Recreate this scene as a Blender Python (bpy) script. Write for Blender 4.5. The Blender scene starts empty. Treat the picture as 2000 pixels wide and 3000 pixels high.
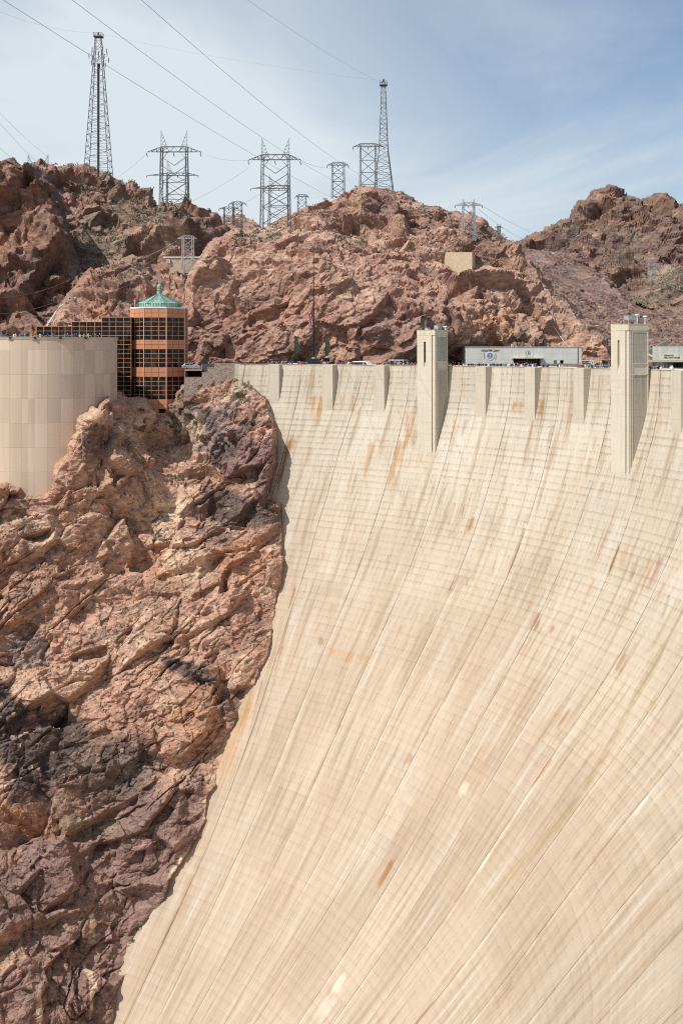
import bpy, math, random
import numpy as np
from mathutils import Vector, Matrix
random.seed(7)
SC = bpy.context.scene
COL = SC.collection

# ------------------------------------------------------------------ camera, sky, sun, exposure
CAMZ, F, HY = 3.552, 3371.34, 1023.19          # eye height over the parapet, focal length and horizon in photo pixels
cam = bpy.data.cameras.new('camera'); camo = bpy.data.objects.new('camera', cam); COL.objects.link(camo)
camo.location = (0, 0, CAMZ); camo.rotation_euler = (math.pi / 2, 0, 0)
cam.sensor_width = 36; cam.sensor_fit = 'AUTO'; cam.lens = F / 3000 * 36
cam.shift_y = -(1500 - HY) / 3000
cam.clip_start = 1; cam.clip_end = 30000
SC.camera = camo

SUN_AZ, SUN_EL = math.radians(53), math.radians(51)     # azimuth: to the left of straight behind the camera
TO_SUN = Vector((-math.sin(SUN_AZ) * math.cos(SUN_EL), -math.cos(SUN_AZ) * math.cos(SUN_EL), math.sin(SUN_EL)))
sun = bpy.data.lights.new('sun', 'SUN'); suno = bpy.data.objects.new('sun', sun); COL.objects.link(suno)
suno.rotation_euler = (-TO_SUN).to_track_quat('-Z', 'Y').to_euler(); suno.location = (0, 0, 300)
sun.energy = 4.4; sun.angle = math.radians(0.5); sun.color = (1.0, 0.955, 0.89)

world = bpy.data.worlds.new("World"); SC.world = world; world.use_nodes = True
def build_world():
    nt = world.node_tree; nt.nodes.clear(); N = nt.nodes.new; L = nt.links.new
    out = N('ShaderNodeOutputWorld'); bg = N('ShaderNodeBackground'); bg.inputs['Strength'].default_value = 0.115
    sky = N('ShaderNodeTexSky'); sky.sky_type = 'NISHITA'; sky.sun_disc = False
    sky.sun_elevation = SUN_EL; sky.sun_rotation = math.atan2(TO_SUN.x, TO_SUN.y)
    sky.air_density = 1.0; sky.dust_density = 1.2; sky.ozone_density = 1.6; sky.altitude = 400
    tc = N('ShaderNodeTexCoord'); sep = N('ShaderNodeSeparateXYZ'); L(tc.outputs['Generated'], sep.inputs[0])
    # thin cirrus veil, laid on a flat layer high overhead (direction / elevation)
    mx = N('ShaderNodeMath'); mx.operation = 'MAXIMUM'; mx.inputs[1].default_value = 0.04; L(sep.outputs[2], mx.inputs[0])
    dx = N('ShaderNodeMath'); dx.operation = 'DIVIDE'; L(sep.outputs[0], dx.inputs[0]); L(mx.outputs[0], dx.inputs[1])
    dy = N('ShaderNodeMath'); dy.operation = 'DIVIDE'; L(sep.outputs[1], dy.inputs[0]); L(mx.outputs[0], dy.inputs[1])
    cb = N('ShaderNodeCombineXYZ'); L(dx.outputs[0], cb.inputs[0]); L(dy.outputs[0], cb.inputs[1])
    mp = N('ShaderNodeMapping'); mp.inputs['Rotation'].default_value = (0, 0, math.radians(28)); mp.inputs['Scale'].default_value = (0.52, 0.20, 1); mp.inputs['Location'].default_value = (3.1, 0.4, 0)
    L(cb.outputs[0], mp.inputs[0])
    n1 = N('ShaderNodeTexNoise'); n1.inputs['Scale'].default_value = 1.1; n1.inputs['Detail'].default_value = 8; n1.inputs['Roughness'].default_value = 0.56; n1.inputs['Distortion'].default_value = 0.9
    L(mp.outputs[0], n1.inputs['Vector'])
    rp = N('ShaderNodeMapRange'); rp.inputs[1].default_value = 0.36; rp.inputs[2].default_value = 0.68; rp.inputs[3].default_value = 0.06; rp.inputs[4].default_value = 0.66; L(n1.outputs[0], rp.inputs[0])
    # the veil thins towards the right (a real edge of the cloud layer)
    ax = N('ShaderNodeMapRange'); ax.inputs[1].default_value = -0.06; ax.inputs[2].default_value = 0.30; ax.inputs[3].default_value = 0.56; ax.inputs[4].default_value = -0.40; L(sep.outputs[0], ax.inputs[0])
    lo = N('ShaderNodeMapRange'); lo.inputs[1].default_value = 0.30; lo.inputs[2].default_value = 0.10; lo.inputs[3].default_value = 0.0; lo.inputs[4].default_value = 0.30; L(sep.outputs[2], lo.inputs[0])
    ad = N('ShaderNodeMath'); ad.operation = 'ADD'; ad.use_clamp = True; L(rp.outputs[0], ad.inputs[0]); L(ax.outputs[0], ad.inputs[1])
    ad2 = N('ShaderNodeMath'); ad2.operation = 'ADD'; ad2.use_clamp = True; L(ad.outputs[0], ad2.inputs[0]); L(lo.outputs[0], ad2.inputs[1])
    mix = N('ShaderNodeMix'); mix.data_type = 'RGBA'; L(ad2.outputs[0], mix.inputs[0]); L(sky.outputs[0], mix.inputs[6]); mix.inputs[7].default_value = (6.2, 6.85, 7.3, 1)
    L(mix.outputs[2], bg.inputs[0]); L(bg.outputs[0], out.inputs[0])
build_world()
SC.view_settings.view_transform = 'Standard'; SC.view_settings.look = 'None'; SC.view_settings.gamma = 1
SC.view_settings.exposure = 0.0
SC.render.engine = 'CYCLES'; SC.cycles.use_denoising = False; SC.cycles.filter_width = 1.05; SC.cycles.max_bounces = 5
SC.cycles.diffuse_bounces = 3

# ------------------------------------------------------------------ helpers
def P(px, py, Y):
    return Vector(((px - 1000) / F * Y, Y, CAMZ + (HY - py) / F * Y))
def tag(o, label=None, cat=None, group=None, kind=None):
    if label: o['label'] = label
    if cat: o['category'] = cat
    if group: o['group'] = group
    if kind: o['kind'] = kind
    return o
def link(name, me, mat=None, parent=None, loc=None):
    o = bpy.data.objects.new(name, me); COL.objects.link(o)
    if mat is not None and me is not None and len(me.materials) == 0:
        for m in (mat if isinstance(mat, (list, tuple)) else [mat]): me.materials.append(m)
    if parent is not None: o.parent = parent
    if loc is not None: o.location = loc
    return o
def empty(name, loc, rz=0.0):
    o = bpy.data.objects.new(name, None); COL.objects.link(o); o.location = loc; o.rotation_euler = (0, 0, rz); o.empty_display_size = 0.5
    return o
class MB:
    """collects boxes, bars, prisms; build() makes ONE mesh object"""
    def __init__(s): s.v = []; s.f = []; s.mi = []; s.cur = 0
    def add(s, vs, fs):
        k = len(s.v); s.v += [tuple(v) for v in vs]
        for f in fs: s.f.append([i + k for i in f]); s.mi.append(s.cur)
        return s
    def box(s, x0, x1, y0, y1, z0, z1):
        vs = [(x0, y0, z0), (x1, y0, z0), (x1, y1, z0), (x0, y1, z0), (x0, y0, z1), (x1, y0, z1), (x1, y1, z1), (x0, y1, z1)]
        return s.add(vs, [(0, 3, 2, 1), (4, 5, 6, 7), (0, 1, 5, 4), (1, 2, 6, 5), (2, 3, 7, 6), (3, 0, 4, 7)])
    def hexa(s, b, t):          # bottom quad, top quad (ccw from above)
        return s.add(list(b) + list(t), [(0, 3, 2, 1), (4, 5, 6, 7), (0, 1, 5, 4), (1, 2, 6, 5), (2, 3, 7, 6), (3, 0, 4, 7)])
    def prism(s, poly, z0, z1): # poly ccw list of xy
        n = len(poly)
        vs = [(x, y, z0) for x, y in poly] + [(x, y, z1) for x, y in poly]
        return s.add(vs, [tuple(range(n - 1, -1, -1)), tuple(range(n, 2 * n))] + [(i, (i + 1) % n, n + (i + 1) % n, n + i) for i in range(n)])
    def bar(s, a, b, w, w2=None, n=4):
        a = Vector(a); b = Vector(b); d = b - a
        if d.length < 1e-6: return s
        d.normalize(); u = d.cross(Vector((0, 0, 1)) if abs(d.z) < 0.95 else Vector((1, 0, 0))).normalized(); v = d.cross(u)
        w2 = w if w2 is None else w2
        vs = []
        for c, r in ((a, w), (b, w2)):
            for k in range(n):
                t = 2 * math.pi * (k + 0.5) / n; vs.append(c + (u * math.cos(t) + v * math.sin(t)) * r * 0.7071)
        return s.add(vs, [(k, (k + 1) % n, n + (k + 1) % n, n + k) for k in range(n)] + [tuple(range(n - 1, -1, -1)), tuple(range(n, 2 * n))])
    def tube(s, pts, r, n=5):
        pts = [Vector(p) for p in pts]; base = len(s.v)
        for i, p in enumerate(pts):
            d = (pts[min(i + 1, len(pts) - 1)] - pts[max(i - 1, 0)]).normalized()
            u = d.cross(Vector((0, 0, 1)) if abs(d.z) < 0.95 else Vector((1, 0, 0))).normalized(); v = d.cross(u)
            rr = r[i] if isinstance(r, (list, tuple)) else r
            for k in range(n):
                t = 2 * math.pi * k / n; s.v.append(tuple(p + (u * math.cos(t) + v * math.sin(t)) * rr))
        for i in range(len(pts) - 1):
            for k in range(n):
                a = base + i * n; s.f.append([a + k, a + (k + 1) % n, a + n + (k + 1) % n, a + n + k]); s.mi.append(s.cur)
        s.f.append([base + k for k in range(n - 1, -1, -1)]); s.mi.append(s.cur)
        e = base + (len(pts) - 1) * n; s.f.append([e + k for k in range(n)]); s.mi.append(s.cur)
        return s
    def lathe(s, prof, n=16, c=(0, 0), phase=0.0):   # prof: list of (r, z) from bottom to top
        base = len(s.v)
        for r, z in prof:
            for k in range(n):
                t = 2 * math.pi * k / n + phase; s.v.append((c[0] + r * math.cos(t), c[1] + r * math.sin(t), z))
        for i in range(len(prof) - 1):
            for k in range(n):
                a = base + i * n; s.f.append([a + k, a + (k + 1) % n, a + n + (k + 1) % n, a + n + k]); s.mi.append(s.cur)
        s.f.append([base + k for k in range(n - 1, -1, -1)]); s.mi.append(s.cur)
        e = base + (len(prof) - 1) * n; s.f.append([e + k for k in range(n)]); s.mi.append(s.cur)
        return s
    def mesh(s, name, smooth=False):
        me = bpy.data.meshes.new(name); me.from_pydata(s.v, [], s.f)
        if any(s.mi): me.polygons.foreach_set('material_index', s.mi)
        if smooth: me.polygons.foreach_set('use_smooth', [True] * len(s.f))
        me.update(); return me
    def build(s, name, mat=None, parent=None, loc=None, smooth=False):
        return link(name, s.mesh(name, smooth), mat, parent, loc)
def grid_mesh(name, V, keep=None, smooth=True, attrs=None):
    """V: (n,m,3) numpy; keep: (n-1,m-1) bool of faces; attrs: dict name -> (n,m,3) colour or vector"""
    n, m = V.shape[:2]
    idx = np.arange(n * m).reshape(n, m)
    q = np.stack([idx[:-1, :-1], idx[1:, :-1], idx[1:, 1:], idx[:-1, 1:]], -1)
    q = q[keep] if keep is not None else q.reshape(-1, 4)
    used = np.zeros(n * m, bool); used[q.ravel()] = True
    remap = np.cumsum(used) - 1
    q = remap[q]; v = V.reshape(-1, 3)[used]
    me = bpy.data.meshes.new(name)
    me.vertices.add(len(v)); me.vertices.foreach_set('co', v.astype(np.float32).ravel())
    me.loops.add(q.size); me.loops.foreach_set('vertex_index', q.astype(np.int32).ravel())
    me.polygons.add(len(q)); me.polygons.foreach_set('loop_start', np.arange(0, q.size, 4, dtype=np.int32))
    me.polygons.foreach_set('use_smooth', np.full(len(q), smooth))
    for k, a in (attrs or {}).items():
        at = me.attributes.new(k, 'FLOAT_VECTOR', 'POINT'); at.data.foreach_set('vector', a.reshape(-1, 3)[used].astype(np.float32).ravel())
    me.update(calc_edges=True); me.validate()
    return me

# ---------------- numpy noise
def _hash(ix, iy, iz, seed):
    h = (ix.astype(np.int64) * 374761393 + iy.astype(np.int64) * 668265263 + iz.astype(np.int64) * 2147483647 + seed * 1274126177) & 0xFFFFFFFF
    h = ((h ^ (h >> 13)) * 1274126177) & 0xFFFFFFFF
    h = ((h ^ (h >> 16)) * 2246822519) & 0xFFFFFFFF
    return (h ^ (h >> 15)) & 0xFFFFFFFF
def rnd(ix, iy, iz, seed): return _hash(ix, iy, iz, seed) / 4294967295.0
def vnoise(p, seed=0):
    i = np.floor(p).astype(np.int64); f = p - i; u = f * f * f * (f * (f * 6 - 15) + 10)
    r = 0
    for dx in (0, 1):
        wx = u[..., 0] if dx else 1 - u[..., 0]
        for dy in (0, 1):
            wy = u[..., 1] if dy else 1 - u[..., 1]
            for dz in (0, 1):
                wz = u[..., 2] if dz else 1 - u[..., 2]
                r = r + wx * wy * wz * rnd(i[..., 0] + dx, i[..., 1] + dy, i[..., 2] + dz, seed)
    return r * 2 - 1
def fbm(p, oct=4, seed=0, gain=0.5, ridge=False):
    s = 0; a = 1.0; t = 0
    for k in range(oct):
        v = vnoise(p * (2.03 ** k) + 17.3 * k, seed + k)
        s = s + a * ((1 - 2 * np.abs(v)) if ridge else v); t += a; a *= gain
    return s / t
def facets(p, seed=0, tilt=1.0, soft=0.12):
    """faceted blocks: every Voronoi cell is a tilted plane of its own height. returns height, edge distance"""
    shp = p.shape[:-1]; p = p.reshape(-1, 3); i = np.floor(p).astype(np.int64)
    best = np.full(len(p), 1e9); second = np.full(len(p), 1e9); hgt = np.zeros(len(p)); hg2 = np.zeros(len(p))
    for dx in (-1, 0, 1):
        for dy in (-1, 0, 1):
            for dz in (-1, 0, 1):
                cx, cy, cz = i[:, 0] + dx, i[:, 1] + dy, i[:, 2] + dz
                q = np.stack([cx + rnd(cx, cy, cz, seed), cy + rnd(cx, cy, cz, seed + 1), cz + rnd(cx, cy, cz, seed + 2)], -1)
                d = p - q; dd = (d * d).sum(-1)
                near = dd < best; mid = (~near) & (dd < second)
                h = rnd(cx, cy, cz, seed + 3) - 0.5 + tilt * (d[:, 0] * (rnd(cx, cy, cz, seed + 4) - 0.5) + d[:, 1] * (rnd(cx, cy, cz, seed + 5) - 0.5) + d[:, 2] * (rnd(cx, cy, cz, seed + 6) - 0.5)) * 2
                hg2 = np.where(near, hgt, np.where(mid, h, hg2)); second = np.where(near, best, np.where(mid, dd, second))
                hgt = np.where(near, h, hgt); best = np.where(near, dd, best)
    e = np.sqrt(second) - np.sqrt(best); t = np.clip(.5 + .5 * e / soft, 0, 1)
    return (hg2 + (hgt - hg2) * t).reshape(shp), e.reshape(shp)
def smooth01(x, a, b):
    t = np.clip((x - a) / (b - a), 0, 1); return t * t * (3 - 2 * t)

# ---------------- node helpers
def new_mat(name):
    m = bpy.data.materials.new(name); m.use_nodes = True; nt = m.node_tree
    b = nt.nodes['Principled BSDF']; b.inputs['Roughness'].default_value = 0.8
    b.inputs['Specular IOR Level'].default_value = 0.25
    return m, nt, b
class NT:
    def __init__(s, nt): s.nt = nt
    def n(s, t, **kw):
        x = s.nt.nodes.new('ShaderNode' + t)
        for k, v in kw.items(): setattr(x, k, v)
        return x
    def put(s, sock, v):
        if isinstance(v, bpy.types.NodeSocket): s.nt.links.new(v, sock)
        elif isinstance(v, bpy.types.Node): s.nt.links.new(v.outputs[0], sock)
        else: sock.default_value = v
    def m(s, op, a, b=None, c=None, clamp=False):
        x = s.n('Math', operation=op, use_clamp=clamp); s.put(x.inputs[0], a)
        if b is not None: s.put(x.inputs[1], b)
        if c is not None: s.put(x.inputs[2], c)
        return x.outputs[0]
    def rng(s, v, a, b, c=0.0, d=1.0):
        x = s.n('MapRange'); x.interpolation_type = 'SMOOTHSTEP'; s.put(x.inputs[0], v)
        for k, w in enumerate((a, b, c, d)): x.inputs[k + 1].default_value = w
        return x.outputs[0]
    def mix(s, f, a, b, mode='MIX'):
        x = s.n('Mix', data_type='RGBA', blend_type=mode); s.put(x.inputs[0], f)
        for k, w in ((6, a), (7, b)):
            if isinstance(w, tuple): w = (*w, 1) if len(w) == 3 else w
            s.put(x.inputs[k], w)
        return x.outputs[2]
    def vec(s, a, b, c=0.0):
        x = s.n('CombineXYZ'); s.put(x.inputs[0], a); s.put(x.inputs[1], b); s.put(x.inputs[2], c); return x.outputs[0]
    def noise(s, v, scale=1.0, detail=2, rough=0.5, dist=0.0):
        x = s.n('TexNoise'); s.put(x.inputs['Vector'], v); x.inputs['Scale'].default_value = scale; x.inputs['Detail'].default_value = detail; x.inputs['Roughness'].default_value = rough; x.inputs['Distortion'].default_value = dist
        return x.outputs[0]
    def white(s, v):
        x = s.n('TexWhiteNoise'); x.noise_dimensions = '3D'; s.put(x.inputs['Vector'], v); return x.outputs[0]
    def bump(s, h, strength, dist):
        x = s.n('Bump'); x.inputs['Strength'].default_value = strength; x.inputs['Distance'].default_value = dist; s.put(x.inputs['Height'], h); return x.outputs[0]
    def scale_vec(s, v, sx, sy, sz, rot=(0, 0, 0)):
        x = s.n('Mapping'); s.put(x.inputs[0], v); x.inputs['Scale'].default_value = (sx, sy, sz); x.inputs['Rotation'].default_value = rot; return x.outputs[0]
def simple_mat(name, col, rough=0.7, metal=0.0, spec=0.25, var=0.12, scale=3.0, streak=False):
    m, nt, b = new_mat(name); g = NT(nt)
    tc = g.n('TexCoord').outputs['Object']
    v = g.scale_vec(tc, 1, 1, 0.15) if streak else tc
    n1 = g.noise(v, scale, 5, 0.6)
    f = g.rng(n1, 0.3, 0.7, 1 - var, 1 + var)
    c = g.mix(1.0, (*col, 1), g.vec(f, f, f), 'MULTIPLY')
    g.put(b.inputs['Base Color'], c)
    b.inputs['Roughness'].default_value = rough; b.inputs['Metallic'].default_value = metal; b.inputs['Specular IOR Level'].default_value = spec
    return m
# ------------------------------------------------------------------ the dam
OX, OY, R0 = -72.676, 145.63, 138.0
ZN = np.array([0, -8, -16, -26, -40, -60, -85, -115, -150.])
RN = np.array([138.0, 136.79, 133.99, 129.76, 122.19, 107.51, 88.80, 61.22, 26.0])
def rz(z):
    x = -ZN; m = np.gradient(RN, x); q = np.clip(-np.asarray(z, float), 0, 150)
    i = np.clip(np.searchsorted(x, q) - 1, 0, len(x) - 2); h = x[i + 1] - x[i]; t = (q - x[i]) / h
    return (2*t**3-3*t**2+1)*RN[i]+(t**3-2*t**2+t)*h*m[i]+(-2*t**3+3*t**2)*RN[i+1]+(t**3-t**2)*h*m[i+1]
def polar(psi, r, z): return Vector((OX + r * math.sin(psi), OY + r * math.cos(psi), z))
def psi_at(px, r, lo=0.2, hi=1.7):      # angle on the crest circle of radius r that lies in photo column px
    for _ in range(50):
        mid = (lo + hi) / 2; p = polar(mid, r, 0)
        if 1000 + F * p.x / p.y < px: lo = mid
        else: hi = mid
    return (lo + hi) / 2
JZ = np.array([0, -10, -20, -35, -50, -70, -90, -120.])
JPSI = np.array([
 [.478,.472,.466,.460,.4566,.4566,.4566,.4566],
 [.6005,.585,.5746,.5688,.5747,.590,.595,.59],
 [.6903,.6875,.6851,.6825,.681,.6806,.682,.6878],
 [.7937,.7916,.79,.7883,.7875,.7878,.7896,.7917],
 [.8892,.8902,.891,.892,.8927,.8932,.8931,.8922],
 [.9825,.9873,.991,.9944,.9953,.9925,.9852,.9711],
 [1.0849,1.0899,1.0951,1.0957,1.0962,1.097,1.0974,1.0974],
 [1.180,1.185,1.190,1.1969,1.1991,1.1951,1.1913,1.1873],
 [1.2935,1.2985,1.3025,1.3025,1.3015,1.289,1.281,1.280],
 [1.41,1.417,1.423,1.428,1.430,1.414,1.400,1.395],
 [1.53,1.54,1.545,1.548,1.547,1.530,1.524,1.522],
 [1.66,1.67,1.675,1.68,1.680,1.661,1.655,1.65],
 [1.81,1.82,1.83,1.835,1.836,1.822,1.815,1.81]])
LIFT, BLOCK = 1.25, 14.2
def build_dam_face():
    ps = np.arange(psi_at(701, R0), 2.14, 0.0026); zs = -np.concatenate([np.arange(0, 60, 0.42), np.arange(60, 148, 0.5)])
    PS, Z = np.meshgrid(ps, zs, indexing='ij')
    r = rz(Z)
    V = np.stack([OX + r * np.sin(PS), OY + r * np.cos(PS), Z], -1)
    # block coordinate: joints at whole numbers, following the traced joint lines
    U = np.zeros_like(Z)
    for j, z in enumerate(zs):
        jp = np.array([np.interp(-z, -JZ, row) for row in JPSI])
        jp = np.concatenate([[jp[0] - .22, jp[0] - .11], jp, jp[-1] + .14 * np.arange(1, 9)])
        U[:, j] = np.interp(ps, jp, np.arange(len(jp)))
    duv = np.stack([U, -Z, np.zeros_like(Z)], -1)
    # traced stains: rust, dark runs, pale lime; each a stroke along the run of the water
    px = 1000 + F * V[..., 0] / np.maximum(V[..., 1], 5); py = HY - F * (V[..., 2] - CAMZ) / np.maximum(V[..., 1], 5)
    tint = np.ones(V.shape)
    streak = smooth01(fbm(np.stack([U * 30, -Z * 0.05, np.zeros_like(Z)], -1), 3, 5), -.28, .30)
    rag = fbm(np.stack([U * 9, -Z * 0.5, np.zeros_like(Z)], -1), 3, 9)
    BR, RU, OL, WH, OR, GR, RD = (.62, .47, .36), (.82, .60, .40), (.80, .76, .62), (1.3, 1.36, 1.44), (1.04, .84, .60), (.88, .92, .94), (.70, .52, .45)
    S = [(925,1155,912,1232,7,RU,.9),(944,1158,930,1245,9,RU,.9),(1000,1158,995,1208,6,RU,.7),(1010,1158,1006,1190,5,RU,.6),(1034,1160,1030,1205,7,RU,.7),
     (848,1278,806,1462,6,BR,.95),(862,1285,830,1340,10,RU,.6),(806,1465,800,1500,6,BR,.5),(866,1713,792,2035,5,RD,.85),(770,1985,722,2190,4,RD,.6),
     (1176,1290,1132,1440,13,RU,.8),(1090,1290,1066,1425,9,RU,.6),(1196,1212,1188,1318,8,RU,.7),(1212,1225,1204,1320,6,RU,.7),(1332,1232,1318,1335,6,RU,.6),(1246,1310,1200,1380,40,RU,.25),
     (1558,1268,1540,1362,5,OL,1.1),(1586,1172,1576,1228,11,RU,.9),(1508,1174,1500,1210,6,RU,.9),(1522,1174,1516,1215,8,RU,.9),(1534,1174,1530,1205,5,RU,.8),
     (1362,1482,1350,1532,6,BR,.7),(1388,1515,1372,1562,7,BR,.8),(1541,1532,1533,1572,3.5,WH,1.1),(1536,1545,1480,1702,5,BR,.7),(1456,1605,1440,1690,3,BR,.6),
     (1812,1598,1777,1702,6,BR,.95),(1853,1640,1845,1700,5,BR,.7),(1868,1640,1850,1690,4,BR,.6),(1936,1630,1892,1755,8,RD,.7),(1910,1630,1880,1740,12,RU,.4),(1830,1600,1815,1680,12,RU,.4),
     (1345,1685,1318,1745,14,BR,.6),(1372,1690,1362,1720,5,BR,.5),(1576,1795,1556,1852,12,BR,.65),(1622,1830,1608,1860,8,BR,.5),(1684,1860,1664,1895,8,BR,.55),
     (1830,1912,1800,1995,16,BR,.55),(1812,1915,1778,1985,4,BR,.7),(1945,1885,1700,2340,11,OL,.8),(1700,2340,1390,2680,16,OL,.6),(1965,2035,1912,2142,7,RD,.75),(1985,1760,1890,1930,10,OL,.7),(1960,1740,1935,1820,5,BR,.6),
     (1366,2290,1350,2330,11,WH,1.3),(1003,2858,980,2910,13,WH,1.0),(965,2920,935,2985,20,WH,.6),(1432,2503,1398,2558,4,WH,1.2),(1900,2330,1850,2398,4,WH,1.0),(1420,2990,1460,2945,4,BR,.6),
     (720,2010,640,2310,34,OR,.7),(740,2060,700,2200,8,OR,.5),(560,2560,520,2720,14,RU,.5),(520,2660,470,2780,8,BR,.45),(955,1910,1082,1938,13,OR,.8),(930,1878,945,1872,15,OL,1.2),(820,1905,870,1910,22,OR,.4),
     (1150,2520,1110,2600,9,RU,.8),(1205,2215,1192,2240,6,RU,.8),(1615,2225,1540,2330,6,RU,.7),(1715,2460,1670,2530,4,RD,.7),(1930,2040,1900,2090,10,RU,.4),
     (1500,2880,1440,2960,12,BR,.35),(1430,2180,1365,2330,30,RU,.25),(1640,2080,1590,2180,28,RU,.22),(1560,1980,1480,2120,35,RU,.2),(1760,1420,1690,1560,60,GR,.4),(1400,1080,1350,1300,14,GR,.6),(1050,1080,1040,1240,10,GR,.8),(1040,1240,1010,1330,8,GR,.6)]
    for j in (3, 4, 5, 6, 7, 8, 9, 10, 11, 12, 13):    # lime runs beside the joints, stronger low down
        w = np.exp(-((U - (j + 1) - 0.035) / 0.03) ** 2) * smooth01(-Z, 25, 75) * smooth01(rag, -.35, .3) * 0.22
        tint *= 1 + w[..., None] * np.array([.9, 1.0, 1.15])
        w = np.exp(-((U - (j + 1) + 0.03) / 0.035) ** 2) * smooth01(-Z, 15, 60) * smooth01(-rag, -.2, .4) * 0.35
        tint *= 1 - w[..., None] * np.array([.18, .32, .42])
    for x0, y0, x1, y1, w, c, s in S:
        dx, dy = x1 - x0, y1 - y0; L2 = dx * dx + dy * dy
        t = ((px - x0) * dx + (py - y0) * dy) / L2; d = np.abs((px - x0) * dy - (py - y0) * dx) / math.sqrt(L2)
        a = smooth01(t + rag * .10, -0.03, 0.06) * (1 - smooth01(t + rag * 0.25, .7, 1.08)) * (1 - smooth01(d / w + rag * .4, 0.6, 1.15)) * s
        if c is not WH: a = a * (0.30 + 0.95 * streak)
        a = np.clip(a * (np.abs(t - .5) < 1), 0, 1.2)
        tint = tint * (1 - a[..., None]) + tint * np.array(c) * a[..., None]
    rs = random.Random(4); jm = 60
    for _ in range(420):     # short runs of rust, dirt and lime starting at the lift seams
        z0 = -LIFT * rs.randint(1, 74); u0 = rs.uniform(.5, 13); L_ = rs.choice((2.5, 4, 6, 9, 14)) * rs.uniform(.6, 1.3); w_ = rs.choice((.008, .012, .02, .035)) * rs.uniform(.7, 1.4)
        c_ = rs.choice((BR, RU, RU, OL, RD, WH, WH, GR)); st_ = rs.uniform(.25, .75) * (.35 if c_ is WH else .8)
        j0 = int(np.searchsorted(-zs, -z0)); j1 = min(int(np.searchsorted(-zs, -z0 + L_ * 1.1)), len(zs) - 1)
        if j1 - j0 < 2: continue
        ii = np.flatnonzero(np.abs(U[:, (j0 + j1) // 2] - u0) < w_ * 3 + .03)
        if len(ii) < 2: continue
        sl = (slice(ii[0], ii[-1] + 1), slice(j0, j1)); t = (z0 - Z[sl]) / L_
        a = smooth01(t, -.02, .03) * (1 - smooth01(t + rag[sl] * .3, .35, 1.0)) * (1 - smooth01(np.abs(U[sl] - u0) / w_ + rag[sl] * .5, .5, 1.2)) * st_ * (.4 + .8 * streak[sl])
        a = np.clip(a, 0, 1)[..., None]; tint[sl] = tint[sl] * (1 - a) + tint[sl] * np.array(c_) * a
    return grid_mesh('downstream_face', V, attrs={'duv': duv, 'tint': tint})

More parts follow.
